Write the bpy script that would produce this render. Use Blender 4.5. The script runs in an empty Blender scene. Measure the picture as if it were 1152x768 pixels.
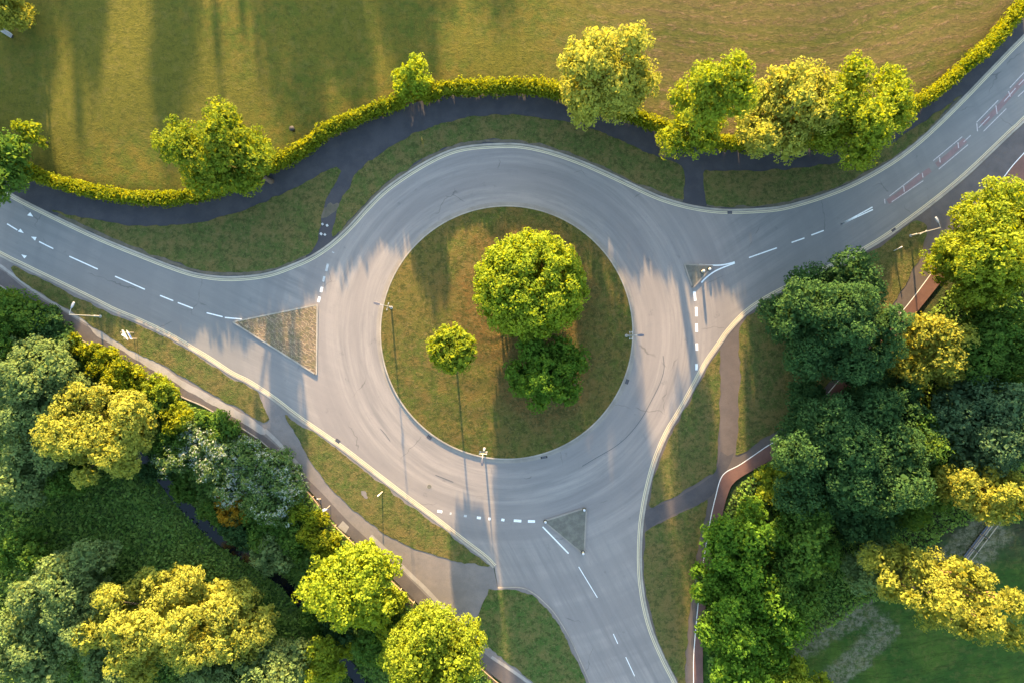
import bpy, math, random
import numpy as np
from mathutils import Vector
from mathutils.geometry import tessellate_polygon

scene = bpy.context.scene
col = scene.collection
R = math.radians
# ------------------------------------------------------------------ camera, sky, sun, exposure
CAM_H = 90.0
S = 1152 / (CAM_H * 36 / 24.0)            # picture units per metre at ground level
cam_d = bpy.data.cameras.new('camera')
cam_d.lens = 24; cam_d.sensor_width = 36; cam_d.clip_start = 1; cam_d.clip_end = 12000
cam = bpy.data.objects.new('camera', cam_d); col.objects.link(cam)
cam.location = (0, 0, CAM_H); cam.rotation_euler = (0, 0, 0)
scene.camera = cam

SUN_EL, SUN_SLOPE = R(9.0), 0.085         # shadows run down the picture, slightly to the right
SUN_AZ = math.atan2(-SUN_SLOPE, 1.0)      # angle from +Y, towards +X
world = bpy.data.worlds.new("World"); scene.world = world; world.use_nodes = True
wn = world.node_tree.nodes; wl = world.node_tree.links
bg = wn['Background']
sky = wn.new('ShaderNodeTexSky'); sky.sky_type = 'NISHITA'; sky.sun_disc = False
sky.sun_elevation = SUN_EL; sky.sun_rotation = SUN_AZ; sky.altitude = 100
sky.air_density = 1.0; sky.dust_density = 1.0; sky.ozone_density = 0.7
wl.new(sky.outputs[0], bg.inputs[0]); bg.inputs[1].default_value = 0.14
sun_d = bpy.data.lights.new('sun', 'SUN'); sun_d.energy = 5.0; sun_d.angle = R(0.9)
sun_d.color = (1.0, 0.66, 0.31)
sun = bpy.data.objects.new('sun', sun_d); col.objects.link(sun)
sdir = Vector((math.sin(SUN_AZ) * math.cos(SUN_EL), math.cos(SUN_AZ) * math.cos(SUN_EL), math.sin(SUN_EL)))
sun.rotation_euler = sdir.to_track_quat('Z', 'Y').to_euler()
sun.location = (0, 60, 60)
vs = scene.view_settings
vs.view_transform = 'Standard'; vs.look = 'None'; vs.gamma = 1; vs.use_curve_mapping = False
vs.exposure = 2.96
scene.cycles.max_bounces = 6; scene.cycles.diffuse_bounces = 3; scene.cycles.transmission_bounces = 4
scene.cycles.transparent_max_bounces = 4

# ------------------------------------------------------------------ helpers
def W(px, py, z=0.0):
    """plan position (metres) of a spot surveyed off the aerial picture, at height z"""
    k = (1 - z / CAM_H) / S
    return ((px - 576) * k, (384 - py) * k)

def spline(pts, n=6):
    """Catmull-Rom through plan points"""
    P = [np.array(p, float) for p in pts]
    P = [2 * P[0] - P[1]] + P + [2 * P[-1] - P[-2]]
    out = []
    for i in range(1, len(P) - 2):
        for k in range(n):
            t = k / n
            a, b, c, d = P[i - 1:i + 3]
            out.append(tuple(0.5 * (2 * b + (c - a) * t + (2 * a - 5 * b + 4 * c - d) * t * t + (3 * b - a - 3 * c + d) * t ** 3)))
    out.append(tuple(P[-2]))
    return out

def to_w(pts): return [W(*p) for p in pts]
def C(pts, n=6): return to_w(spline(pts, n))

def tag(o, label=None, cat=None, group=None, kind=None):
    if label: o['label'] = label
    if cat: o['category'] = cat
    if group: o['group'] = group
    if kind: o['kind'] = kind
    return o

def link(name, me, mat, parent=None, smooth=False):
    if mat is not None: me.materials.append(mat)
    o = bpy.data.objects.new(name, me); col.objects.link(o)
    if parent is not None: o.parent = parent
    if smooth: me.polygons.foreach_set('use_smooth', [True] * len(me.polygons))
    return o

def empty(name, loc, label, cat, group=None, rz=0.0):
    o = bpy.data.objects.new(name, None); col.objects.link(o)
    o.location = loc; o.rotation_euler = (0, 0, rz); o.empty_display_size = 0.5
    return tag(o, label, cat, group)

class MB:
    """collects boxes, tubes and sheets for ONE mesh"""
    def __init__(s): s.v = []; s.f = []
    def add(s, v, f):
        n = len(s.v); s.v += [tuple(p) for p in v]; s.f += [tuple(n + i for i in q) for q in f]
    def box(s, c, d, rz=0.0, ry=0.0):
        cs, sn = math.cos(rz), math.sin(rz); cy, sy = math.cos(ry), math.sin(ry)
        v = []
        for x in (-.5, .5):
            for y in (-.5, .5):
                for z in (-.5, .5):
                    X, Y, Z = x * d[0], y * d[1], z * d[2]
                    X, Z = X * cy + Z * sy, -X * sy + Z * cy
                    v.append((c[0] + X * cs - Y * sn, c[1] + X * sn + Y * cs, c[2] + Z))
        s.add(v, [(0, 1, 3, 2), (4, 6, 7, 5), (0, 4, 5, 1), (2, 3, 7, 6), (0, 2, 6, 4), (1, 5, 7, 3)])
    def tube(s, path, radii, n=8, cap=True):
        rings = []
        for i, p in enumerate(path):
            p = Vector(p)
            a = Vector(path[max(0, i - 1)]); b = Vector(path[min(len(path) - 1, i + 1)])
            t = (b - a).normalized() if (b - a).length > 1e-6 else Vector((0, 0, 1))
            u = t.orthogonal().normalized() if abs(t.z) < .98 else Vector((1, 0, 0))
            u = (u - t * u.dot(t)).normalized(); w = t.cross(u)
            r = radii[i] if hasattr(radii, '__len__') else radii
            rings.append([p + (u * math.cos(2 * math.pi * k / n) + w * math.sin(2 * math.pi * k / n)) * r for k in range(n)])
        v = [q for r_ in rings for q in r_]; f = []
        for i in range(len(rings) - 1):
            for k in range(n):
                f.append((i * n + k, i * n + (k + 1) % n, (i + 1) * n + (k + 1) % n, (i + 1) * n + k))
        if cap: f.append(tuple(range(n))[::-1]); f.append(tuple((len(rings) - 1) * n + k for k in range(n)))
        s.add(v, f)
    def sheet(s, pts, z):
        tri = tessellate_polygon([[Vector((p[0], p[1], 0)) for p in pts]])
        n = len(pts); f = []
        for a, b, c in tri:
            A, B, D = pts[a], pts[b], pts[c]
            cr = (B[0] - A[0]) * (D[1] - A[1]) - (B[1] - A[1]) * (D[0] - A[0])
            f.append((a, b, c) if cr > 0 else (c, b, a))
        s.add([(p[0], p[1], z) for p in pts], f)
    def slab(s, pts, z1, z0):
        if area(pts) < 0: pts = pts[::-1]
        s.sheet(pts, z1); n = len(pts)
        v = [(p[0], p[1], z1) for p in pts] + [(p[0], p[1], z0) for p in pts]
        s.add(v, [(n + i, n + (i + 1) % n, (i + 1) % n, i) for i in range(n)])
    def ribbon(s, pts, w, z, off=0.0):
        L = offset(pts, off - w / 2); Rr = offset(pts, off + w / 2)
        n = len(pts)
        s.add([(p[0], p[1], z) for p in L] + [(p[0], p[1], z) for p in Rr],
              [(n + i, n + i + 1, i + 1, i) for i in range(n - 1)])
    def kerb(s, pts, w, z1, z0, off=0.0):
        L = offset(pts, off - w / 2); Rr = offset(pts, off + w / 2); n = len(pts)
        v = [(p[0], p[1], z1) for p in L] + [(p[0], p[1], z1) for p in Rr] + [(p[0], p[1], z0) for p in L] + [(p[0], p[1], z0) for p in Rr]
        f = []
        for i in range(n - 1):
            f += [(n + i, n + i + 1, i + 1, i), (i, i + 1, 2 * n + i + 1, 2 * n + i), (3 * n + i, 3 * n + i + 1, n + i + 1, n + i)]
        f += [(0, 2 * n, 3 * n, n), (n - 1, 2 * n - 1, 4 * n - 1, 3 * n - 1)]
        s.add(v, f)
    def build(s, name, mat, parent=None, smooth=False):
        me = bpy.data.meshes.new(name); me.from_pydata(s.v, [], s.f); me.update()
        return link(name, me, mat, parent, smooth)

def area(p):
    return 0.5 * sum(p[i][0] * p[(i + 1) % len(p)][1] - p[(i + 1) % len(p)][0] * p[i][1] for i in range(len(p)))

def offset(pts, d):
    """left of travel is positive"""
    P = np.array(pts, float); T = np.gradient(P, axis=0)
    T /= np.maximum(np.linalg.norm(T, axis=1, keepdims=True), 1e-9)
    return [tuple(q) for q in P + np.stack([-T[:, 1], T[:, 0]], 1) * d]

def resample(pts, step):
    P = np.array(pts, float); d = np.r_[0, np.cumsum(np.linalg.norm(np.diff(P, axis=0), axis=1))]
    n = max(2, int(d[-1] / step) + 1); t = np.linspace(0, d[-1], n)
    return [tuple(q) for q in np.stack([np.interp(t, d, P[:, 0]), np.interp(t, d, P[:, 1])], 1)]

def rough(pts, amp=0.12, step=0.5, seed=0):
    """a closed outline with a ragged turf edge"""
    P = resample(list(pts) + [pts[0]], step)[:-1]
    rg = np.random.default_rng(seed)
    n = len(P); a = rg.normal(0, 1, n); a = (a + np.roll(a, 1) + np.roll(a, 2)) / 1.7
    Q = np.array(P); T = np.roll(Q, -1, 0) - np.roll(Q, 1, 0)
    T /= np.maximum(np.linalg.norm(T, axis=1, keepdims=True), 1e-9)
    return [tuple(q) for q in Q + np.stack([-T[:, 1], T[:, 0]], 1) * (a * amp)[:, None]]

# ------------------------------------------------------------------ materials
class NT:
    def __init__(s, name):
        s.m = bpy.data.materials.new(name); s.m.use_nodes = True
        s.t = s.m.node_tree; s.n = s.t.nodes; s.b = s.n['Principled BSDF']
        s.tc = s.n.new('ShaderNodeNewGeometry').outputs['Position']
    def lk(s, a, b): s.t.links.new(a, b)
    def mapping(s, scale=(1, 1, 1), rot=0.0, loc=(0, 0, 0), src=None):
        m = s.n.new('ShaderNodeMapping'); m.vector_type = 'POINT'
        m.inputs['Scale'].default_value = scale; m.inputs['Rotation'].default_value = (0, 0, rot)
        m.inputs['Location'].default_value = loc
        s.lk(src or s.tc, m.inputs['Vector']); return m.outputs[0]
    def noise(s, scale, detail=4, rough=0.6, vec=None, dist=0.0):
        t = s.n.new('ShaderNodeTexNoise'); t.inputs['Scale'].default_value = scale
        t.inputs['Detail'].default_value = detail; t.inputs['Roughness'].default_value = rough
        t.inputs['Distortion'].default_value = dist
        s.lk(vec or s.tc, t.inputs['Vector']); return t.outputs['Fac']
    def math(s, op, a, b=None, c=None):
        m = s.n.new('ShaderNodeMath'); m.operation = op
        for i, x in enumerate((a, b, c)):
            if x is None: continue
            if hasattr(x, 'links'): s.lk(x, m.inputs[i])
            else: m.inputs[i].default_value = x
        return m.outputs[0]
    def step(s, x, lo, hi):
        m = s.n.new('ShaderNodeMapRange'); m.interpolation_type = 'SMOOTHSTEP'
        s.lk(x, m.inputs[0]); m.inputs[1].default_value = lo; m.inputs[2].default_value = hi
        return m.outputs[0]
    def mix(s, f, a, b):
        m = s.n.new('ShaderNodeMix'); m.data_type = 'RGBA'
        for i, x in ((0, f), (6, a), (7, b)):
            if hasattr(x, 'links'): s.lk(x, m.inputs[i])
            elif i == 0: m.inputs[0].default_value = x
            else: m.inputs[i].default_value = (*x, 1)
        return m.outputs[2]
    def xyz(s):
        x = s.n.new('ShaderNodeSeparateXYZ'); s.lk(s.tc, x.inputs[0]); return x.outputs
    def finish(s, colr, rough=0.9, bump=None, strength=0.3, dist=0.05, spec=0.3):
        if hasattr(colr, 'links'): s.lk(colr, s.b.inputs['Base Color'])
        else: s.b.inputs['Base Color'].default_value = (*colr, 1)
        s.b.inputs['Roughness'].default_value = rough
        s.b.inputs['Specular IOR Level'].default_value = spec
        if bump is not None:
            b = s.n.new('ShaderNodeBump'); b.inputs['Strength'].default_value = strength
            b.inputs['Distance'].default_value = dist
            s.lk(bump, b.inputs['Height']); s.lk(b.outputs[0], s.b.inputs['Normal'])
        return s.m

def grass_mat(name, green, dry, dark, dryness=0.5, bare=(0.085, 0.060, 0.036), mown=0.0, st=0.7, litter=()):
    t = NT(name)
    big = t.noise(0.07, 3, 0.6); mid = t.noise(0.45, 5, 0.65); fine = t.noise(3.2, 5, 0.75); tiny = t.noise(11, 2, 0.6)
    c = t.mix(t.step(mid, 0.38, 0.66), green, dry)
    c = t.mix(t.step(big, 0.62 - dryness * 0.3, 0.78 - dryness * 0.25), c, t.mix(0.5, c, dry))
    c = t.mix(t.math('MULTIPLY', t.step(fine, 0.5, 0.72), 0.75), c, dark)
    c = t.mix(t.math('MULTIPLY', t.step(tiny, 0.52, 0.7), 0.35), c, t.mix(0.35, dry, (0.20, 0.17, 0.09)))
    c = t.mix(t.math('MULTIPLY', t.step(t.noise(0.8, 6, 0.8), 0.64, 0.74), 0.6), c, bare)
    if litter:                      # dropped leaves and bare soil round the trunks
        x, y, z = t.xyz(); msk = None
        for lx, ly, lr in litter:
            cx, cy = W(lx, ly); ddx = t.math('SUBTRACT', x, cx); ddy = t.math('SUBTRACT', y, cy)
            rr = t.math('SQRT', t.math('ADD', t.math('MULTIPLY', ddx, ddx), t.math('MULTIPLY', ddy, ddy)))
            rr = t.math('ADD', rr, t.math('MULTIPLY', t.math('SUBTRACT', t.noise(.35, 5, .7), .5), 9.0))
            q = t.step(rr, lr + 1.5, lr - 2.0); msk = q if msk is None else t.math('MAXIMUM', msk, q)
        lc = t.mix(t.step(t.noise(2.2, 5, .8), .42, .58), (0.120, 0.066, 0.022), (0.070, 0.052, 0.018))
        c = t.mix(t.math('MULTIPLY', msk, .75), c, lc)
    bl = t.noise(1.35, 6, 0.8); bl2 = t.noise(1.0, 5, 0.8, t.mapping(loc=(31, 17, 5)))
    c = t.mix(t.math('MULTIPLY', t.step(bl, 0.49, 0.57), 0.7), c, dark)
    c = t.mix(t.math('MULTIPLY', t.step(t.noise(2.3, 6, 0.85, t.mapping(loc=(9, 4, 2))), 0.53, 0.60), 0.6), c, t.mix(0.4, dry, (0.19, 0.16, 0.08)))
    c = t.mix(t.math('MULTIPLY', t.step(bl2, 0.53, 0.63), 0.5), c, t.mix(0.35, dry, (0.16, 0.125, 0.05)))
    h = t.math('ADD', t.math('ADD', fine, t.math('MULTIPLY', tiny, 0.6)), bl)
    return t.finish(c, 0.95, h, st, 0.14, 0.1)

G_green, G_dry, G_dark = (0.058, 0.084, 0.020), (0.122, 0.096, 0.034), (0.034, 0.046, 0.013)
M = {}
M['verge'] = grass_mat('verge_turf', G_green, G_dry, G_dark, 0.5)
M['verge_green'] = grass_mat('green_turf', (0.042, 0.085, 0.018), (0.10, 0.095, 0.032), (0.024, 0.042, 0.010), 0.15)
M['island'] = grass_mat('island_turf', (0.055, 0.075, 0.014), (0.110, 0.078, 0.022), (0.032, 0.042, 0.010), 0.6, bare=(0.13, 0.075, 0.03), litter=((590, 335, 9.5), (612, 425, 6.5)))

def ground_mat():
    t = NT('ground')
    x, y, z = t.xyz()
    big = t.noise(0.05, 3, 0.6); mid = t.noise(0.5, 5, 0.65); fine = t.noise(3.0, 5, 0.75); tiny = t.noise(10, 2, 0.6)
    # field with curved mowing swaths
    cx, cy = W(830, -560)
    dx = t.math('SUBTRACT', x, cx); dy = t.math('SUBTRACT', y, cy)
    rr = t.math('SQRT', t.math('ADD', t.math('MULTIPLY', dx, dx), t.math('MULTIPLY', dy, dy)))
    rr = t.math('ADD', rr, t.math('MULTIPLY', t.noise(0.06, 2, 0.5), 5.0))
    pc = t.n.new('ShaderNodeCombineXYZ'); t.lk(t.math('MULTIPLY', rr, 2.2), pc.inputs[0]); t.lk(t.math('MULTIPLY', t.math('DIVIDE', dx, rr), 55.0), pc.inputs[1]); pol = pc.outputs[0]
    sw = t.math('MULTIPLY', t.math('ADD', t.math('SINE', t.math('MULTIPLY', rr, 3.3)), 1.0), 0.5)
    sw2 = t.math('MULTIPLY', t.math('ADD', t.math('SINE', t.math('MULTIPLY', rr, 0.83)), 1.0), 0.5)
    right = t.step(x, 0.0, 22.0)
    fg = t.mix(t.step(mid, 0.35, 0.68), (0.060, 0.078, 0.012), (0.112, 0.090, 0.016))
    fg = t.mix(t.step(big, 0.42, 0.6), fg, (0.086, 0.084, 0.013))
    sf = t.math('MULTIPLY', t.math('MULTIPLY', t.math('ADD', t.math('MULTIPLY', sw, .5), t.math('MULTIPLY', sw2, .5)), right), 1.0)
    fg = t.mix(sf, t.mix(t.math('MULTIPLY', right, .5), fg, (0.052, 0.064, 0.016)), (0.105, 0.082, 0.030))
    clods = t.math('MULTIPLY', t.step(t.noise(1.0, 6, 0.8, pol), 0.50, 0.58), t.math('MULTIPLY', right, t.math('ADD', t.math('MULTIPLY', sw, .6), .25)))
    fg = t.mix(clods, fg, (0.17, 0.115, 0.065))
    fg = t.mix(t.math('MULTIPLY', t.step(fine, 0.5, 0.75), 0.5), fg, (0.035, 0.045, 0.012))
    # rough meadow in the south west, lawn in the south east
    mg = t.mix(t.step(mid, 0.35, 0.65), (0.050, 0.098, 0.024), (0.080, 0.130, 0.036))
    mg = t.mix(t.math('MULTIPLY', t.step(fine, 0.5, 0.7), 0.7), mg, (0.020, 0.040, 0.012))
    lg = t.mix(t.step(t.noise(0.16, 4, 0.6), 0.4, 0.62), (0.026, 0.066, 0.010), (0.052, 0.092, 0.013))
    lg = t.mix(t.math('MULTIPLY', t.step(fine, 0.45, 0.75), 0.35), lg, (0.018, 0.048, 0.010))
    sc = t.mix(t.step(x, 15, 25), mg, lg)
    # soil under the belt of trees
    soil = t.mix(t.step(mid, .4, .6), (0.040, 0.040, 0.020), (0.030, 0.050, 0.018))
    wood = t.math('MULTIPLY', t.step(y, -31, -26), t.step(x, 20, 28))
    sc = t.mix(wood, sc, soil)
    lim = t.math('SUBTRACT', t.math('SUBTRACT', y, 12.0), t.math('MULTIPLY', t.math('MAXIMUM', t.math('SUBTRACT', x, 32.0), 0.0), 0.55))
    # two worn bands of thin grass over old gravel
    def band(x0, y0, x1, y1, half):
        (ax_, ay_), (bx_, by_) = W(x0, y0), W(x1, y1)
        L = math.hypot(bx_ - ax_, by_ - ay_); ux, uy = (bx_ - ax_) / L, (by_ - ay_) / L
        u = t.math('ADD', t.math('MULTIPLY', t.math('SUBTRACT', x, ax_), ux), t.math('MULTIPLY', t.math('SUBTRACT', y, ay_), uy))
        v = t.math('ADD', t.math('MULTIPLY', t.math('SUBTRACT', x, ax_), -uy), t.math('MULTIPLY', t.math('SUBTRACT', y, ay_), ux))
        n_ = t.math('MULTIPLY', t.math('SUBTRACT', t.noise(.5, 5, .75), .5), 3.5)
        m1 = t.step(t.math('ADD', t.math('ABSOLUTE', v), n_), half + .5, half - .6)
        m2 = t.step(t.math('ADD', t.math('ABSOLUTE', t.math('SUBTRACT', u, L / 2)), n_), L / 2 + .6, L / 2 - .6)
        return t.math('MULTIPLY', m1, m2)
    worn = t.math('MAXIMUM', band(870, 742, 985, 680, 1.6), band(900, 800, 1004, 700, 1.7))
    worn = t.math('MAXIMUM', worn, band(1070, 640, 1125, 585, 2.8))
    wc = t.mix(t.step(t.noise(1.6, 7, .85), .42, .56), (0.070, 0.080, 0.034), (0.160, 0.148, 0.095))
    sc = t.mix(t.math('MULTIPLY', worn, t.math('ADD', .35, t.math('MULTIPLY', t.step(t.noise(.8, 7, .85), .40, .55), .6))), sc, wc)
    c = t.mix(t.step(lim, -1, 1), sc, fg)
    bl = t.noise(1.2, 6, 0.8); bl2 = t.noise(0.9, 5, 0.8, t.mapping(loc=(31, 17, 5)))
    c = t.mix(t.math('MULTIPLY', t.step(bl, 0.49, 0.58), 0.62), c, t.mix(0.5, c, (0.018, 0.028, 0.007)))
    c = t.mix(t.math('MULTIPLY', t.step(bl2, 0.52, 0.60), 0.5), c, t.mix(0.5, c, (0.14, 0.115, 0.035)))
    h = t.math('ADD', t.math('ADD', t.math('ADD', fine, bl), t.math('MULTIPLY', tiny, 0.6)), t.math('MULTIPLY', clods, 0.9))
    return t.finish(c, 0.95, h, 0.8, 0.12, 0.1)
M['ground'] = ground_mat()

def road_mat():
    t = NT('road_asphalt')
    x, y, z = t.xyz()
    ox, oy = W(570, 374)
    dx = t.math('SUBTRACT', x, ox); dy = t.math('SUBTRACT', y, oy)
    r = t.math('SQRT', t.math('ADD', t.math('MULTIPLY', dx, dx), t.math('MULTIPLY', dy, dy)))
    ca, sa = t.math('DIVIDE', dx, r), t.math('DIVIDE', dy, r)
    cb = t.n.new('ShaderNodeCombineXYZ'); t.lk(r, cb.inputs[0]); t.lk(t.math('MULTIPLY', ca, 1.3), cb.inputs[1]); t.lk(t.math('MULTIPLY', sa, 1.3), cb.inputs[2])
    ring = t.noise(1.15, 5, 0.7, cb.outputs[0])
    cb2 = t.n.new('ShaderNodeCombineXYZ'); t.lk(t.math('MULTIPLY', r, .42), cb2.inputs[0]); t.lk(t.math('MULTIPLY', ca, .5), cb2.inputs[1]); t.lk(t.math('MULTIPLY', sa, .5), cb2.inputs[2])
    ring2 = t.noise(1.0, 2, 0.5, cb2.outputs[0])
    wst = t.noise(1.1, 5, 0.7, t.mapping((0.04, 1, 1), 0.0, src=t.mapping(rot=R(26))))
    est = t.noise(1.1, 5, 0.7, t.mapping((0.04, 1, 1), 0.0, src=t.mapping(rot=R(-34))))
    sst = t.noise(1.1, 5, 0.7, t.mapping((0.04, 1, 1), 0.0, src=t.mapping(rot=R(62))))
    st = t.mix(t.step(x, 22, 34), ring, est)
    st = t.mix(t.step(x, -20, -30), st, wst)
    st = t.mix(t.step(y, -22, -30), st, sst)
    bigp = t.noise(0.09, 3, 0.5); fine = t.noise(6, 4, 0.7); mid = t.noise(0.7, 5, 0.7)
    c = t.mix(t.step(st, 0.3, 0.7), (0.160, 0.148, 0.143), (0.252, 0.226, 0.208))
    c = t.mix(t.math('MULTIPLY', t.step(ring2, 0.42, 0.60), 0.6), c, (0.165, 0.150, 0.145))
    c = t.mix(t.math('MULTIPLY', t.step(bigp, 0.4, 0.65), 0.35), c, (0.235, 0.208, 0.190))
    # the legs are coloured darker and bluer than the ring
    leg = t.math('MAXIMUM', t.step(x, -24, -40), t.step(x, 25, 40))
    c = t.mix(t.math('MULTIPLY', leg, 0.55), c, (0.135, 0.140, 0.138))
    c = t.mix(t.math('MULTIPLY', t.step(mid, 0.5, 0.8), 0.22), c, (0.11, 0.11, 0.115))
    c = t.mix(t.math('MULTIPLY', t.step(fine, 0.5, 0.75), 0.25), c, (0.10, 0.10, 0.10))
    # a few dark joints and oil streaks
    vor = t.n.new('ShaderNodeTexVoronoi'); vor.feature = 'DISTANCE_TO_EDGE'; vor.inputs['Scale'].default_value = 0.075
    nz = t.n.new('ShaderNodeTexNoise'); nz.inputs['Scale'].default_value = .6; t.lk(t.tc, nz.inputs['Vector'])
    va = t.n.new('ShaderNodeVectorMath'); va.operation = 'MULTIPLY_ADD'; t.lk(nz.outputs['Color'], va.inputs[0]); va.inputs[1].default_value = (1.6, 1.6, 0); t.lk(t.tc, va.inputs[2])
    t.lk(va.outputs[0], vor.inputs['Vector'])
    crack = t.math('MULTIPLY', t.step(vor.outputs['Distance'], 0.006, 0.0), t.step(t.noise(0.2, 2), 0.52, 0.6))
    c = t.mix(t.math('MULTIPLY', crack, 0.5), c, (0.05, 0.05, 0.05))
    oil = t.math('MULTIPLY', t.step(t.noise(0.55, 3, 0.5, t.mapping(loc=(3, 8, 0))), 0.66, 0.74), t.step(t.noise(4, 4, 0.8), 0.4, 0.6))
    c = t.mix(t.math('MULTIPLY', oil, 0.4), c, (0.08, 0.08, 0.082))
    return t.finish(c, 0.82, fine, 0.12, 0.02, 0.35)
M['road'] = road_mat()

def pave_mat(name, a, b, dirt, bump=0.15, sc=1.0):
    t = NT(name)
    c = t.mix(t.step(t.noise(0.35 * sc, 4, 0.65), 0.35, 0.65), a, b)
    c = t.mix(t.math('MULTIPLY', t.step(t.noise(1.1, 5, 0.8), 0.5, 0.75), 0.5), c, dirt)
    f = t.noise(7, 4, 0.7)
    c = t.mix(t.math('MULTIPLY', t.step(f, 0.45, 0.75), 0.25), c, tuple(v * 0.5 for v in a))
    return t.finish(c, 0.9, f, bump, 0.02, 0.25)
M['dark_path'] = pave_mat('dark_footpath_asphalt', (0.040, 0.040, 0.046), (0.056, 0.053, 0.058), (0.068, 0.058, 0.050))
M['shade_path'] = pave_mat('shade_toned_asphalt', (0.060, 0.056, 0.060), (0.078, 0.070, 0.072), (0.085, 0.070, 0.062))  # path colour with shade mixed in, for the lower eastern stretch
M['brown_path'] = pave_mat('brown_footpath_asphalt', (0.085, 0.072, 0.068), (0.105, 0.088, 0.080), (0.08, 0.06, 0.05))
M['sw_path'] = pave_mat('worn_footpath_asphalt', (0.080, 0.072, 0.073), (0.105, 0.092, 0.090), (0.12, 0.09, 0.07))
M['plaza'] = pave_mat('pale_footway_asphalt', (0.140, 0.128, 0.124), (0.175, 0.155, 0.145), (0.12, 0.10, 0.09))
M['strip'] = pave_mat('pale_concrete_strip', (0.23, 0.215, 0.20), (0.29, 0.27, 0.25), (0.18, 0.15, 0.13))
M['red_path'] = pave_mat('red_cycle_surface', (0.125, 0.068, 0.058), (0.155, 0.085, 0.070), (0.10, 0.065, 0.06))
M['red_road'] = pave_mat('red_hatch_surface', (0.18, 0.125, 0.125), (0.22, 0.145, 0.145), (0.15, 0.14, 0.145), sc=3)
M['kerb'] = pave_mat('kerb_concrete', (0.24, 0.215, 0.18), (0.33, 0.295, 0.245), (0.16, 0.135, 0.10))
M['gutter'] = pave_mat('gutter_concrete', (0.20, 0.178, 0.155), (0.25, 0.222, 0.19), (0.17, 0.15, 0.13))
def gravel_mat():
    t = NT('grassy_gravel')
    c = t.mix(t.step(t.noise(2.5, 6, 0.85), 0.42, 0.58), (0.060, 0.058, 0.050), (0.125, 0.118, 0.105))
    c = t.mix(t.step(t.noise(0.9, 7, 0.8), 0.46, 0.56), c, (0.034, 0.058, 0.018))
    f = t.noise(5, 5, 0.8)
    c = t.mix(t.math('MULTIPLY', t.step(f, 0.5, 0.7), 0.5), c, (0.03, 0.035, 0.02))
    return t.finish(c, 0.95, f, 0.7, 0.08, 0.15)
M['gravel'] = gravel_mat()
M['dirt'] = pave_mat('bare_soil', (0.11, 0.078, 0.058), (0.16, 0.115, 0.085), (0.08, 0.07, 0.04), 0.4)
M['soil_edge'] = pave_mat('trodden_edge', (0.085, 0.075, 0.055), (0.12, 0.10, 0.075), (0.06, 0.07, 0.03), 0.4, 3)

def setts_mat():
    t = NT('brick_setts')
    br = t.n.new('ShaderNodeTexBrick'); br.inputs['Scale'].default_value = 1.0
    br.inputs['Brick Width'].default_value = 0.95; br.inputs['Row Height'].default_value = 0.42
    br.inputs['Mortar Size'].default_value = 0.06; br.inputs['Mortar Smooth'].default_value = .6
    br.inputs['Color1'].default_value = (0.165, 0.118, 0.078, 1); br.inputs['Color2'].default_value = (0.120, 0.088, 0.058, 1)
    br.inputs['Mortar'].default_value = (0.27, 0.205, 0.130, 1)
    nz = t.n.new('ShaderNodeTexNoise'); nz.inputs['Scale'].default_value = 1.4; t.lk(t.tc, nz.inputs['Vector'])
    va = t.n.new('ShaderNodeVectorMath'); va.operation = 'MULTIPLY_ADD'; t.lk(nz.outputs['Color'], va.inputs[0]); va.inputs[1].default_value = (1.3, 1.3, 0)
    t.lk(t.mapping(rot=R(38)), va.inputs[2]); t.lk(va.outputs[0], br.inputs['Vector'])
    c = t.mix(t.math('MULTIPLY', t.step(t.noise(1.2, 5, 0.8), 0.42, 0.62), 0.65), br.outputs['Color'], (0.110, 0.098, 0.045))
    return t.finish(c, 0.9, t.math('ADD', br.outputs['Fac'], t.noise(4, 3)), 0.5, 0.05)
M['setts'] = setts_mat()
M['cobble'] = pave_mat('grey_cobble_infill', (0.105, 0.100, 0.085), (0.145, 0.138, 0.115), (0.085, 0.095, 0.055), 0.5, 4)

def paint_mat(name, c, worn, amt=0.5):
    t = NT(name)
    f = t.math('MULTIPLY', t.step(t.noise(3.5, 5, 0.8), 0.58 - amt * 0.15, 0.70), amt)
    return t.finish(t.mix(f, c, worn), 0.6, spec=0.4)
M['white_paint'] = paint_mat('white_road_paint', (0.72, 0.72, 0.70), (0.22, 0.22, 0.22), 0.55)
M['faded_paint'] = paint_mat('faded_white_paint', (0.42, 0.38, 0.375), (0.2, 0.15, 0.15), 0.8)
M['worn_paint'] = paint_mat('worn_white_paint', (0.42, 0.42, 0.41), (0.2, 0.2, 0.2), 0.8)
M['yellow_paint'] = paint_mat('cream_yellow_line', (0.56, 0.47, 0.30), (0.30, 0.26, 0.20), 0.5)

def plain(name, c, rough=0.5, metal=0.0, spec=0.4, var=0.15):
    t = NT(name)
    f = t.noise(6, 4, 0.7)
    m = t.finish(t.mix(t.math('MULTIPLY', f, var * 2), c, tuple(v * 0.6 for v in c)), rough, spec=spec)
    t.b.inputs['Metallic'].default_value = metal
    return m
M['galv'] = plain('galvanised_steel', (0.40, 0.40, 0.39), 0.45, 0.3)
M['lantern'] = plain('dark_lantern_housing', (0.10, 0.10, 0.12), 0.4)
M['lantern_pale'] = plain('pale_lantern_housing', (0.26, 0.28, 0.31), 0.4)
M['glass'] = plain('lantern_lens', (0.45, 0.46, 0.48), 0.15)
M['white'] = plain('white_sign_face', (0.50, 0.52, 0.55), 0.4)
M['blue'] = plain('blue_sign_face', (0.03, 0.10, 0.45), 0.35)
M['black'] = plain('black_plastic', (0.02, 0.02, 0.02), 0.45)
M['yellow_plastic'] = plain('yellow_bollard_plastic', (0.65, 0.50, 0.05), 0.4)
M['cast_iron'] = plain('cast_iron', (0.03, 0.028, 0.027), 0.7)
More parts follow.
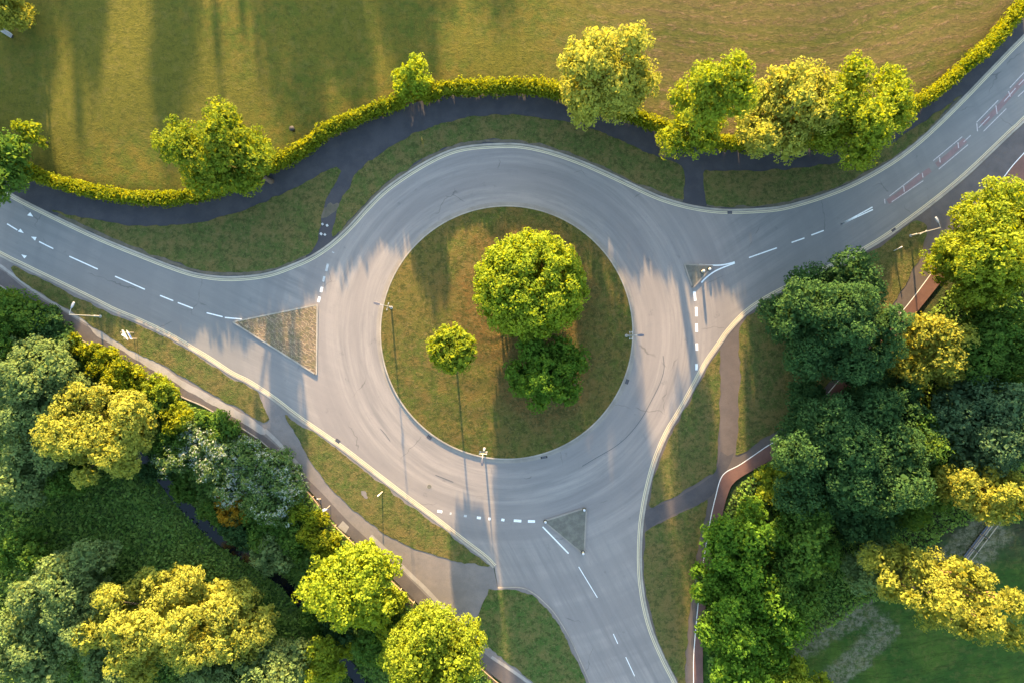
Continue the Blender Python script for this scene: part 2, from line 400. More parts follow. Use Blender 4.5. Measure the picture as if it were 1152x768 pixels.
M['wood'] = plain('weathered_timber', (0.34, 0.25, 0.16), 0.85, var=.4)
M['pale_wood'] = plain('pale_weathered_timber', (0.45, 0.38, 0.29), 0.85, var=.3)
M['bark'] = plain('tree_bark', (0.12, 0.085, 0.06), 0.95, var=.5)
M['pink_bark'] = plain('reddish_bark', (0.30, 0.17, 0.10), 0.95, var=.4)
M['grey_metal'] = plain('grey_bench_slats', (0.34, 0.35, 0.37), 0.6)

def water_mat():
    t = NT('stream_water')
    c = t.mix(t.step(t.noise(.5, 4), .4, .6), (0.0015, 0.003, 0.006), (0.003, 0.005, 0.007))
    return t.finish(c, 0.08, t.noise(3, 3), 0.08, 0.05, 0.3)
M['water'] = water_mat()

def leaf_mat(name, a, b, dark, trans=0.34, spot=None):
    t = NT(name)
    geo = [n for n in t.n if n.type == 'NEW_GEOMETRY'][0]
    rnd = geo.outputs['Random Per Island']
    cl = t.noise(0.55, 3, 0.6)
    f = t.math('ADD', t.math('MULTIPLY', rnd, 0.55), t.math('MULTIPLY', t.step(cl, 0.35, 0.65), 0.5))
    c = t.mix(f, a, b)
    c = t.mix(t.math('MULTIPLY', t.step(t.math('FRACT', t.math('MULTIPLY', rnd, 17.3)), 0.6, 1.0), 0.45), c, dark)
    if spot:
        c = t.mix(t.math('MULTIPLY', t.step(t.math('FRACT', t.math('MULTIPLY', rnd, 7.7)), 0.62, 0.72), t.step(t.noise(0.4, 2), 0.42, 0.55)), c, spot)
    d = t.n.new('ShaderNodeBsdfDiffuse'); tr = t.n.new('ShaderNodeBsdfTranslucent')
    t.lk(c, d.inputs[0])
    hs = t.n.new('ShaderNodeHueSaturation'); hs.inputs['Saturation'].default_value = 1.1; hs.inputs['Value'].default_value = 1.7
    hs.inputs['Hue'].default_value = 0.472
    t.lk(c, hs.inputs['Color']); t.lk(hs.outputs[0], tr.inputs[0])
    mx = t.n.new('ShaderNodeMixShader'); mx.inputs[0].default_value = trans
    t.lk(d.outputs[0], mx.inputs[1]); t.lk(tr.outputs[0], mx.inputs[2])
    out = [n for n in t.n if n.type == 'OUTPUT_MATERIAL'][0]
    t.lk(mx.outputs[0], out.inputs[0]); t.n.remove(t.b)
    return t.m
LM = {
 'lime':   leaf_mat('lime_leaves', (0.105, 0.165, 0.015), (0.200, 0.245, 0.026), (0.034, 0.062, 0.009)),
 'pale':   leaf_mat('pale_leaves', (0.175, 0.210, 0.036), (0.275, 0.290, 0.052), (0.062, 0.088, 0.020)),
 'bright': leaf_mat('bright_green_leaves', (0.110, 0.180, 0.016), (0.225, 0.280, 0.026), (0.030, 0.072, 0.010)),
 'mid':    leaf_mat('fresh_green_leaves', (0.048, 0.122, 0.014), (0.096, 0.178, 0.022), (0.022, 0.060, 0.009)),
 'mixed':  leaf_mat('olive_lime_leaves', (0.070, 0.125, 0.014), (0.160, 0.195, 0.022), (0.024, 0.050, 0.008)),
 'island_green': leaf_mat('deep_green_leaves', (0.042, 0.105, 0.014), (0.086, 0.155, 0.020), (0.018, 0.048, 0.008)),
 'green':  leaf_mat('mid_green_leaves', (0.044, 0.105, 0.018), (0.086, 0.150, 0.026), (0.018, 0.048, 0.010)),
 'dark':   leaf_mat('dark_green_leaves', (0.024, 0.064, 0.022), (0.054, 0.108, 0.034), (0.010, 0.028, 0.010)),
 'willow': leaf_mat('grey_green_leaves', (0.085, 0.145, 0.048), (0.145, 0.200, 0.070), (0.036, 0.070, 0.024)),
 'gold':   leaf_mat('golden_leaves', (0.145, 0.170, 0.026), (0.225, 0.235, 0.040), (0.055, 0.070, 0.014)),
 'rust':   leaf_mat('golden_orange_leaves', (0.210, 0.140, 0.014), (0.290, 0.180, 0.018), (0.090, 0.065, 0.012)),
 'flower': leaf_mat('flowering_shrub_leaves', (0.060, 0.120, 0.034), (0.115, 0.175, 0.052), (0.024, 0.054, 0.014), spot=(0.30, 0.34, 0.29)),
 'blue':   leaf_mat('blue_green_leaves', (0.046, 0.096, 0.044), (0.084, 0.140, 0.062), (0.020, 0.044, 0.018)),
 'hedge':  leaf_mat('hedge_leaves', (0.095, 0.140, 0.011), (0.195, 0.215, 0.018), (0.026, 0.054, 0.008)),
 'cover':  leaf_mat('undergrowth_leaves', (0.085, 0.180, 0.036), (0.180, 0.270, 0.064), (0.018, 0.052, 0.012)),
}

# ------------------------------------------------------------------ surveyed lines (picture positions at ground level)
N_EDGE = [(-420, -10), (-250, 78), (-100, 158), (0, 212), (21, 224), (65, 246), (112, 268), (156, 286), (195, 301), (224, 309.5), (260, 313), (300, 309), (332, 298), (355, 287), (376, 272),
          (395, 254), (413, 234), (436, 212), (470, 189), (501, 173), (527, 166), (561, 163.5), (586, 164), (612, 169), (638, 177), (664, 187), (695, 201),
          (716, 211), (742, 222.5), (768, 230.5), (794, 235.5), (820, 237.5), (852, 236.5), (878, 234), (904, 227.5), (930, 219), (956, 208.5), (982, 195),
          (1008, 179), (1034, 159), (1060, 135), (1086, 109), (1112, 82), (1138, 55), (1152, 41), (1220, -30), (1330, -150)]
SW_EDGE = [(-420, 50), (-100, 232), (0, 286), (26, 299), (65, 318), (104, 337), (130, 350), (161, 363), (195, 380), (234, 403), (260, 420), (280, 430), (306, 447), (332, 467),
           (358, 485), (384, 503), (410, 523), (436, 543), (462, 563), (488, 582), (520, 607), (545, 626), (556, 637)]
S_W_EDGE = [(560, 660), (586, 660), (600, 666), (612, 676), (625, 690), (641, 716), (654, 744), (664, 768), (675, 800), (705, 900), (745, 1050)]
E_EDGE = [(860, 1050), (806, 900), (773, 800), (760, 768), (747, 742), (734, 712), (726, 684), (721.5, 656), (720, 628), (721, 597), (724, 572), (729, 547), (737, 518), (750, 487),
          (766, 460), (781, 433), (794, 409), (810, 386), (820, 372), (839, 352), (864, 335), (905, 314), (940, 298), (969, 283), (995, 267.5), (1021, 249), (1047, 229.5), (1073, 208.5), (1094, 190),
          (1112, 173), (1138, 148), (1152, 135), (1230, 58), (1340, -60)]
HEDGE = [(-420, -100), (-250, 10), (-120, 90), (0, 168), (44, 197), (73, 208), (104, 216), (141, 223), (169, 226), (198, 226), (226, 222), (262, 212), (290, 198), (312, 188), (342, 173), (368, 153),
         (399, 138), (430, 126), (452, 119), (478, 113), (503, 105), (540, 104), (580, 103), (613, 105), (660, 118), (700, 130), (721, 139), (744, 148), (780, 160), (810, 164), (845, 166),
         (900, 163), (950, 156), (990, 142), (1034, 115), (1060, 95), (1086, 71), (1107, 53), (1128, 27), (1144, 9), (1200, -50), (1300, -160)]
SW_OUT = [(-420, 70), (-100, 262), (0, 320), (26, 340), (60, 361), (88, 379), (104, 389), (130, 403), (156, 419), (182, 434), (208, 447), (229, 456), (255, 471), (281, 486), (300, 500),
          (319, 520), (340, 542), (358, 562), (370, 580), (397, 606), (423, 631), (449, 657), (467, 675), (500, 708), (540, 746), (566, 768), (640, 825), (745, 900), (800, 1050)]
E_OUT = [(1000, 1050), (840, 900), (796, 820), (791, 768), (791, 714), (796, 660), (803, 620), (811, 585), (818, 557), (828, 540), (860, 521), (890, 503), (930, 470), (980, 410), (1022, 362), (1060, 315),
         (1100, 262), (1140, 214), (1170, 186), (1250, 100), (1360, -40)]
N_w, SW_w, SW2_w, E_w = C(N_EDGE), C(SW_EDGE), C(S_W_EDGE), C(E_EDGE)
H_w, SO_w, EO_w = C(HEDGE), C(SW_OUT), C(E_OUT)
STREAM = [(40, 470), (110, 490), (160, 515), (185, 540), (205, 566), (245, 604), (288, 632), (320, 655), (345, 685), (368, 720), (400, 760), (440, 820), (480, 900)]
STR_w = [W(x, y, -2.6) for x, y in spline(STREAM)]

# ------------------------------------------------------------------ terrain
def seg_dist(X, Y, line):
    L = np.array(line); D = np.full(X.shape, 1e9)
    for a, b in zip(L[:-1], L[1:]):
        v = b - a; t = np.clip(((X - a[0]) * v[0] + (Y - a[1]) * v[1]) / max(v @ v, 1e-9), 0, 1)
        D = np.minimum(D, np.hypot(X - a[0] - t * v[0], Y - a[1] - t * v[1]))
    return D
def inside(X, Y, poly):
    P = np.array(poly); r = np.zeros(X.shape, bool); n = len(P); j = n - 1
    for i in range(n):
        xi, yi = P[i]; xj, yj = P[j]
        if yi != yj: r ^= ((yi > Y) != (yj > Y)) & (X < (xj - xi) * (Y - yi) / (yj - yi) + xi)
        j = i
    return r
def sm(a, b, x):
    t = np.clip((x - a) / (b - a), 0, 1); return t * t * (3 - 2 * t)
CORR = H_w + EO_w[::-1] + SO_w[::-1]
SWPOLY = SO_w + [(20, -400), (-400, -400), (-400, SO_w[0][1])]
def terrain(X, Y):
    X = np.asarray(X, float); Y = np.asarray(Y, float)
    ins = inside(X, Y, CORR); d = np.minimum(np.minimum(seg_dist(X, Y, H_w), seg_dist(X, Y, SO_w)), seg_dist(X, Y, EO_w))
    d = np.where(ins, 0, d)
    bump = 0.10 * (np.sin(X * .31 + 1.3) * np.cos(Y * .27) + np.sin(X * .11 - Y * .17)) * sm(3, 10, d)
    z = -0.14 + 0.20 * sm(0.1, 1.2, d) + bump
    sw = inside(X, Y, SWPOLY); far = sm(160, 60, np.hypot(X, Y))
    zs = -2.0 * sm(1.5, 11, d) * far
    ch = seg_dist(X, Y, STR_w)
    zs = zs - 1.1 * sm(3.2, 0.7, ch) * sm(2, 8, d)
    return z + np.where(sw, zs, 0)
xs = np.concatenate([-np.geomspace(3000, 92, 14), np.arange(-90, 90.01, 0.9), np.geomspace(92, 3000, 14)])
ys = np.concatenate([-np.geomspace(3000, 72, 14), np.arange(-70, 70.01, 0.9), np.geomspace(72, 3000, 14)])
GX, GY = np.meshgrid(xs, ys)
GZ = terrain(GX, GY); nx, ny = len(xs), len(ys)
me = bpy.data.meshes.new('ground')
idx = np.arange(nx * ny).reshape(ny, nx)
quads = np.stack([idx[:-1, :-1], idx[:-1, 1:], idx[1:, 1:], idx[1:, :-1]], -1).reshape(-1, 4)
def np_mesh(me, V, Q):
    me.vertices.add(len(V)); me.vertices.foreach_set('co', np.asarray(V, np.float32).ravel())
    k = Q.shape[1]
    me.loops.add(Q.size); me.loops.foreach_set('vertex_index', Q.astype(np.int32).ravel())
    me.polygons.add(len(Q)); me.polygons.foreach_set('loop_start', np.arange(0, Q.size, k, dtype=np.int32))
    me.update(calc_edges=True)
np_mesh(me, np.stack([GX, GY, GZ], -1).reshape(-1, 3), quads)
tag(link('ground', me, M['ground'], smooth=True), kind='structure')
def tz(x, y): return float(terrain(np.array([x]), np.array([y]))[0])

# ------------------------------------------------------------------ road, footpaths, verges
def struct(mb, name, mat, parent=None):
    o = mb.build(name, mat, parent)
    if parent is None: tag(o, kind='structure')
    return o
mb = MB(); mb.sheet(N_w + E_w[::-1] + SW2_w[::-1] + SW_w[::-1], 0.0)
road = struct(mb, 'road', M['road'])

def part_slab(name, pts, z1, mat, z0=-0.4):
    m = MB(); m.slab(pts, z1, z0); return struct(m, name, mat)
ZP, ZV = 0.105, 0.135
INS = -0.12   # kerb keeps clear of the paving behind it
nk = offset(N_w, 0.12); swk = offset(SW_w, -0.12); ek = offset(E_w, -0.12); s2k = offset(SW2_w, -0.12)
part_slab('footpath', nk + H_w[::-1], ZP, M['dark_path'])
part_slab('footpath', swk + s2k[0:] + SO_w[::-1], ZP, M['plaza'])
part_slab('footpath', ek + EO_w[::-1], ZP, M['brown_path'])

def kerbline(name, pts, side, lines=True, mat='kerb', w=0.24, parent=None, h=0.13):
    m = MB(); m.kerb(pts, w, h, -0.3, side * 0.12); return struct(m, name, M[mat], parent)
kerbline('kerb', N_w, 1); kerbline('kerb', SW_w, -1); kerbline('kerb', E_w, -1); kerbline('kerb', SW2_w, -1, h=0.06)
# painted lines and concrete channel along the edges
m = MB()
for ln, sd in ((N_w, -1), (SW_w, 1), (E_w, 1)):
    m.ribbon(ln, 0.40, 0.004, sd * 0.20)
struct(m, 'gutter', M['gutter'], road)
m = MB()
def clip(ln, lo, hi):
    return [p for p in ln if lo <= p[0] <= hi]
for ln, sd in ((N_w, -1), (SW_w, 1), (E_w, 1)):
    m.ribbon(ln, 0.10, 0.008, sd * 0.15); m.ribbon(ln, 0.10, 0.008, sd * 0.35)
struct(m, 'double_yellow_line', M['yellow_paint'], road)

def verge(pts, mat='verge', seed=0, n=6, name='verge', z=ZV, raw=False, amp=0.09):
    P = to_w(pts) if raw else C(pts, n)
    return part_slab(name, rough(P, amp, 0.45, seed), z, M[mat])
def between(line, x0, x1):
    """the stretch of a surveyed edge between two picture x positions"""
    return [p for p in spline(line, 4) if x0 <= p[0] <= x1]
def shift(pts, dx, dy): return [(x + dx, y + dy) for x, y in pts]
# north verges (a trodden strip of soil lies between turf and kerb)
v1 = shift(between(N_EDGE, 66, 350), 2, -6) + [(358, 268), (362, 243), (368, 224), (377, 206), (384, 192), (379, 188)] + \
     [(370, 190), (358, 198), (332, 212), (306, 224), (276, 237), (260, 242), (229, 250), (198, 254), (167, 255), (135, 252), (109, 248), (78, 241), (58, 237)]
verge(v1, raw=True, seed=1)
v2 = shift(between(N_EDGE, 376, 768), -1, -6) + [(769, 226), (770, 208), (770, 192), (766, 187), (742, 177), (716, 167), (682, 151), (650, 141), (620, 135), (586, 130), (553, 129.7), (527, 132), (501, 138), (473, 148), (441, 164), (415, 182), (398, 199), (387, 219), (380, 239), (375, 255)]
verge(v2, raw=True, seed=2)
v3 = shift(between(N_EDGE, 790, 1052), 0, -5) + [(1075, 112), (1084, 107), (1065, 120), (1034, 140), (1013, 154), (990, 168), (950, 181), (904, 189), (852, 193), (815, 193), (792, 191), (790, 210)]
verge(v3, raw=True, seed=3)
for lo, hi, sd_ in ((60, 348, 4), (378, 768, 5), (792, 1085, 6)):
    b = between(N_EDGE, lo, hi)
    part_slab('soil_strip', rough(to_w(shift(b, 0, -2.6) + shift(b, 1, -7)[::-1]), 0.07, .4, sd_), 0.118, M['soil_edge'])
# south west verges
va = between(SW_EDGE, 16, 288)
verge(shift(va, -1, 4) + [(291, 441), (294, 450), (300, 462), (303, 472), (296, 475), (280, 466), (260, 455), (229, 437), (193, 416), (156, 398), (120, 377), (81, 351), (47, 331), (18, 312), (13, 302)], raw=True, seed=7)
vb = between(SW_EDGE, 322, 553)
verge(shift(vb, -2, 4) + [(552, 636), (540, 634.5), (514, 630), (488, 624), (462, 615), (436, 602), (410, 583), (392, 567), (368, 544), (355, 526), (337, 497), (325, 477), (321, 465)], raw=True, seed=8)
vc = [(549, 661)] + shift(between(S_W_EDGE, 562, 675), -3, 3) + [(690, 860), (650, 808), (602, 768), (581, 750.5), (557, 734), (538, 715), (534, 706), (537, 694), (543, 680), (549, 668)]
verge(vc, 'verge_green', raw=True, seed=9)
# east verges
e1 = [p for p in spline(E_EDGE, 4) if 812 >= p[0] and 388 < p[1] < 571]
verge(shift(e1, 4, 1) + [(810, 396), (811, 432), (810, 458), (808, 497), (806, 526), (802, 532), (781, 544), (755, 559), (732, 571)], 'verge', raw=True, seed=10)
e3 = [p for p in spline(E_EDGE, 4) if 596 < p[1] < 775 and p[0] < 775]
verge([(772, 778)] + shift(e3, 4, 1) + [(727, 597), (755, 581), (784, 568), (796, 561), (794, 572), (786.5, 607), (781, 646), (776, 685), (773, 714), (770, 745)], raw=True, seed=11)
e2 = [p for p in spline(E_EDGE, 4) if 834 < p[0] < 1034 and p[1] < 366]
verge([(832, 369)] + shift(e2, 2, 5) + [(1037, 250), (1044, 254), (1040, 275), (1034, 290), (1010, 334), (985, 368), (960, 400), (930, 432), (905, 462), (882, 479), (860, 493), (842, 505), (827, 512), (829.5, 484), (832, 432), (831, 400)], 'verge', raw=True, seed=12)
# dressed surfaces on the footpaths
def sheet(name, pts, z, mat, parent=None):
    m = MB(); m.sheet(pts, z); return struct(m, name, M[mat], parent)
sw_in = [(-420, 55), (-100, 244), (0, 302), (10, 309), (39, 332), (73, 351), (94, 364), (115, 377), (156, 402), (198, 429), (229, 447), (262, 467), (280, 479), (300, 491), (322, 511), (344, 535), (365, 556), (390, 583), (418, 609), (437, 626), (462, 651), (478, 667), (509, 699), (535, 724), (553, 740), (580, 758), (650, 812), (745, 885)]
sheet('cycle_lane', offset(C(sw_in), -0.05) + SO_w[::-1][6:], 0.110, 'sw_path')
m = MB(); m.ribbon(C([(0, 298), (20, 313), (47, 333), (81, 353), (100, 364)]), .35, .114)
struct(m, 'concrete_strip', M['strip'])
m = MB(); m.slab(rough(C([(99, 366), (118, 375), (135, 384), (158, 398), (180, 410), (200, 424), (230, 441), (262, 459), (292, 477), (301, 486), (292, 487), (262, 468), (229, 449), (198, 431), (156, 406), (125, 387), (108, 378)]), .05), .114, .0)
struct(m, 'concrete_strip', M['strip'])
m = MB(); m.ribbon(C([(298, 483), (310, 494), (322, 507), (340, 527)]), .5, .1145)
m.ribbon(C([(417, 602), (437, 621), (462, 646), (478, 661), (509, 694)]), .55, .1145); m.ribbon(C([(553, 738), (580, 756), (610, 778)]), .4, .1145)
struct(m, 'concrete_strip', M['strip'])
sheet('tactile_paving', to_w([(380, 592), (386, 585), (393, 592), (389, 599)]), .1150, 'strip')
# dark connector asphalt on plaza mouth
sheet('path_patch', rough(to_w([(297, 446), (318, 463), (322, 478), (336, 500), (352, 525), (340, 523), (322, 503), (305, 485), (303, 470)]), .1), .1085, 'plaza')
# east: lower path's shade put into a darker sheet; red cycle surface
sheet('path_patch', rough(to_w([(726, 574), (755, 562.5), (781, 547), (803, 534), (809, 520), (810, 505), (818, 512), (826, 508), (818, 527), (808, 541), (800, 557), (780, 568), (755, 579), (727, 595)]), .08), .110, 'shade_path')
red_l = [(773, 1000), (773, 860), (779, 790), (780, 768), (780, 740), (782, 712), (785, 680), (789, 645), (794, 612), (799.6, 580), (805, 557), (810, 539), (817, 530), (833, 521.5), (860, 503), (882, 489), (915, 460), (965, 402), (1013, 352), (1047, 308), (1087, 254), (1126, 203), (1152, 172), (1235, 88)]
sheet('cycle_lane', C(red_l) + EO_w[4 * 6 - 18:][::-1] if False else C(red_l) + C([(1250, 100), (1170, 186), (1140, 214), (1100, 262), (1060, 315), (1022, 362), (980, 410), (930, 470), (890, 503), (860, 521), (828, 540), (818, 557), (811, 585), (803, 620), (796, 660), (791, 714), (791, 768), (796, 820), (840, 900), (900, 1000)]), .111, 'red_path')
m = MB(); m.ribbon(C(red_l[2:]), .10, .116); struct(m, 'cycle_lane_line', M['white_paint'])
gp = [(786, 680), (776, 712), (775, 745), (777, 790), (770, 860), (768, 860), (768, 780), (772, 740), (774, 700), (783, 640), (791, 600), (797, 566), (805, 556), (799, 580), (790, 640)]
grey_e = C([(1046, 234), (1073, 213), (1094, 195), (1112, 178), (1138, 153), (1152, 140), (1230, 66)]) + C([(1235, 88), (1152, 172), (1126, 203), (1087, 254), (1062, 286), (1045, 300), (1040, 285), (1046, 262), (1048, 245)])
sheet('path_patch', rough(grey_e, .03), .1085, 'sw_path')
# utility cover marks and soil patches on the northern connector
sheet('soil_patch', rough(to_w([(361, 238), (372, 226), (382, 232), (378, 240), (368, 244), (360, 246)]), .15, .3, 3), .1115, 'soil_edge')
m = MB()
for a, b in (((362, 253), (364, 252)), ((367.5, 253), (369, 255)), ((360.5, 262.5), (362.5, 264.5)), ((365, 265), (366.5, 263.5))):
    m.ribbon(to_w([a, b]), .28, .1125)
struct(m, 'cover_marks', M['worn_paint'])
# soil on field side and under the trees
sheet('soil_patch', rough(to_w([(408, 553), (412, 553), (415, 558), (413, 562), (408, 560)]), .1, .3, 3), .1395, 'plaza')

# ------------------------------------------------------------------ road markings
def dash(m, a, b, w=0.15, z=0.0095): m.ribbon(to_w([a, b]), w, z)
m = MB()
for a, b in (((-60, 217), (-30, 233)), ((8, 252), (19.5, 259)), ((44, 272), (60, 280)), ((78, 288.5), (110, 303)), ((129.5, 311), (163, 325.7)), ((180, 332.5), (195, 338.5)), ((200, 340.5), (217, 347)),
             ((232.5, 352), (250.5, 356.5)), ((253, 357.3), (272, 359))):
    dash(m, a, b)
for a, b in (((842.6, 290), (874, 279)), ((890.5, 273), (905, 268)), ((912.7, 264.7), (926.7, 259.5)), ((946, 252.5), (982, 236)), ((946, 252.5), (981.5, 233.2))): dash(m, a, b)
for a, b in (((651, 637), (672, 671.6)), ((690, 712.5), (695, 723.5)), ((704, 738.6), (714, 760))): dash(m, a, b, .10)
struct(m, 'centre_line', M['white_paint'], road)
m = MB()
for a, b in (((362.3, 323), (361, 328.8)), ((359.7, 334), (358, 340)), ((781, 328), (782.2, 338.5)), ((783.2, 345.5), (783.6, 356)), ((783.5, 364), (783.8, 373.6)), ((783.8, 386), (784, 394)), ((783.6, 409), (783.6, 416)),
             ((492, 574.2), (497.5, 575.3)), ((536.5, 581.6), (541, 582.2)), ((549.5, 583), (552, 583.2)), ((564, 584), (567.5, 584.6)), ((578, 585), (586.5, 585.6)), ((594, 585.8), (601.8, 586))):
    dash(m, a, b, .34)
struct(m, 'give_way_line', M['white_paint'], road)
m = MB()
for a, b in (((375, 283.5), (374.6, 284.5)), ((369, 297), (367, 305)), ((365, 311), (363.5, 317)), ((506, 577), (508, 577.3)), ((522, 579.6), (525, 580))): dash(m, a, b, .3)
for a, b in (((476, 452), (484, 451)),): dash(m, a, b, .1)
struct(m, 'worn_give_way_line', M['worn_paint'], road)
m = MB()
for tri in (((30.5, 242.5), (34, 239), (37.5, 244)), ((20, 260.5), (23, 257.5), (26.8, 262.5)), ((35, 266.5), (41.2, 267), (39.5, 271)), ((24, 286.5), (30.2, 288), (27.5, 291))):
    m.sheet(to_w(tri), .0095)
struct(m, 'triangle_marking', M['white_paint'], road)
m = MB()
m.ribbon(C([(786.6, 298), (800, 298.6), (811, 298.4), (819, 297), (826.5, 295)]), .17, .0095)
m.ribbon(C([(826.5, 296.2), (815, 300.5), (804, 305.5), (795, 312), (789, 318)]), .17, .0135)
m.ribbon(to_w([(610.5, 592), (639.6, 622)]), .17, .0095)
struct(m, 'island_edge_line', M['white_paint'], road)
# red hatched median
med = [(984, 236), (1010, 220), (1036, 199), (1064, 178), (1092, 152), (1120, 125), (1150, 92), (1200, 42), (1300, -65)]
mw = C(med, 8); mw = resample(mw, 1.0)
m = MB()
for s0, s1 in ((2, 9), (10, 15), (18, 26), (28, 33), (36, 48), (54, 70)):
    seg = mw[s0:s1 + 1]
    if len(seg) > 2: m.ribbon(seg, .70, .0045)
struct(m, 'red_median_strip', M['red_road'], road)
m = MB()
for a, b in (((1000.4, 221), (1034, 195)), ((1050, 181), (1082.5, 154)), ((1098.5, 138), (1123, 113)), ((1136, 99), (1152, 82)), ((1003, 227.5), (1038.7, 203.5)), ((1056, 190.6), (1089, 163)),
             ((1106.4, 148), (1132, 122.5)), ((1145, 109), (1158, 97)), ((1084, 160), (1092, 152.5)), ((1101, 144), (1113, 131.5)), ((1129.5, 114.5), (1142.5, 99.5)), ((1146, 96), (1156, 86))):
    dash(m, a, b, .11)
for a, b in (((1098.8, 139), (1099.6, 148)), ((1120.2, 118.5), (1121.7, 128.5)), ((1134.5, 103), (1136.5, 109)), ((1077.6, 160.5), (1078.4, 167)), ((1056.8, 177), (1057.6, 183)), ((1016.5, 209.5), (1017.3, 216)), ((995, 224), (995.6, 229.5)), ((1037.5, 195), (1038.3, 200))):
    dash(m, a, b, .13, .0135)
struct(m, 'median_line', M['faded_paint'], road)
# asphalt joint scars in the ring
m = MB()
m.ribbon(C([(746, 400), (747, 415), (742, 432), (733, 450), (722, 470), (708, 488), (692, 502), (670, 515), (655, 524)]), .10, .0042)
m.ribbon(C([(490, 534), (500, 538), (510, 542)]), .12, .0042); m.ribbon(C([(428, 482), (434, 489), (439, 496)]), .09, .0042)
struct(m, 'surface_joint', plain('bitumen_joint', (0.085, 0.085, 0.09), 0.6), road)

# ------------------------------------------------------------------ central island
icx, icy = W(570, 374); IR = 142 / S
circ = [(icx + IR * math.cos(a), icy + IR * math.sin(a)) for a in np.linspace(0, 2 * math.pi, 121)]
m = MB(); m.kerb(circ, .17, .12, -.3, 0.0)
struct(m, 'kerb', M['kerb'])
m = MB(); m.ribbon(circ, .45, .004, -0.32); struct(m, 'gutter', M['gutter'], road)
rg = []
NR, NA = 24, 120
V = [(icx, icy, .50)]
rr_ = IR - .09
for i in range(1, NR + 1):
    for k in range(NA):
        a = 2 * math.pi * k / NA; q = rr_ * i / NR
        V.append((icx + q * math.cos(a), icy + q * math.sin(a), .10 + .40 * (1 - (i / NR) ** 2) + (.03 * math.sin(7 * a + i) if i < NR - 1 else 0)))
F = [(0, 1 + k, 1 + (k + 1) % NA) for k in range(NA)]
for i in range(NR - 1):
    for k in range(NA):
        F.append((1 + i * NA + k, 1 + (i + 1) * NA + k, 1 + (i + 1) * NA + (k + 1) % NA, 1 + i * NA + (k + 1) % NA))
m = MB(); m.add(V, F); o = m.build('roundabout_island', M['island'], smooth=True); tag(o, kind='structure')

# ------------------------------------------------------------------ splitter islands
def rounded(tri, r=3.0):
    out = []
    n = len(tri)
    for i in range(n):
        p = np.array(tri[i], float); a = np.array(tri[i - 1], float); b = np.array(tri[(i + 1) % n], float)
        ua = (a - p) / np.linalg.norm(a - p); ub = (b - p) / np.linalg.norm(b - p)
        for t in np.linspace(0, 1, 6):
            out.append(tuple((1 - t) ** 2 * (p + ua * r) + 2 * t * (1 - t) * p + t * t * (p + ub * r)))
    return out
def splitter(tri, mat, label, kerbmat='kerb', r=3, bulge=None):
    pts = to_w(rounded(tri, r))
    cx = sum(p[0] for p in pts) / len(pts); cy = sum(p[1] for p in pts) / len(pts)
    e = empty('traffic_island', (cx, cy, 0), label, 'traffic island')
    loc = [(p[0] - cx, p[1] - cy) for p in pts]
    if area(loc) < 0: loc = loc[::-1]
    m = MB(); m.slab(offset(loc + [loc[0]], .13)[:-1], .115, -.2); m.build('paving', M[mat], e)
    m = MB(); m.kerb(loc + [loc[0], loc[1]], .18, .125, -.2, .04); m.build('kerb', M[kerbmat], e)
    return e
splitter([(261, 362), (310, 349), (357.5, 342.5), (356.6, 422), (312, 395)][0:1] + [(357.5, 342.5), (356.6, 422)], 'setts', 'largest triangular traffic island, paved in sandy brown blocks, in the western road mouth')
splitter([(769, 297), (803, 299), (779, 325)], 'cobble', 'smallest triangular traffic island, grey, with a bollard on it beside a white V line', 'gutter', 3)
splitter([(611, 585.5), (660, 570), (657.5, 624)], 'cobble', 'grey cobbled triangular traffic island in the mouth of the southern road', 'gutter', 4)

# ------------------------------------------------------------------ small street objects
def place(px, py): x, y = W(px, py); return (x, y)
def drain(px, py, rz, label, w=.62, d=.42):
    x, y = place(px, py)
    e = empty('drain_cover', (x, y, .009), label, 'drain cover', 'drain covers at the kerb', rz)
    m = MB(); m.box((0, 0, .006), (w, d, .012)); m.build('grate_frame', M['cast_iron'], e)
    m = MB()
    for i in range(5): m.box((-.22 + i * .11, 0, .014), (.05, d * .8, .012))
    m.build('grate', M['lantern'], e)
drain(483, 491.5, R(-35), 'black drain grate against the south west curve of the central island kerb')
drain(705.5, 429, R(70), 'black drain grate against the east curve of the central island kerb')
drain(380, 495.5, R(-38), 'dark drain grate on the lit south west kerb below the paved triangle')
drain(821, 239, R(0), 'dark drain grate at the northern kerb east of the short path to the road')
drain(1005.5, 259, R(35), 'drain grate at the southern kerb of the eastern road beside the dark tree')
drain(612, 514, R(10), 'dark drain grate at the bottom of the central island kerb', .9, .3)
def manhole(px, py, label):
    x, y = place(px, py)
    e = empty('manhole_cover', (x, y, .0045), label, 'manhole cover')
    m = MB(); m.tube([(0, 0, 0), (0, 0, .006)], .36, 20); m.build('frame', M['gutter'], e)
    m = MB(); m.tube([(0, 0, 0), (0, 0, .010)], .28, 20); m.build('lid', M['cobble'], e)
manhole(483, 547, 'round pale manhole cover in the lit road south west of the central island')

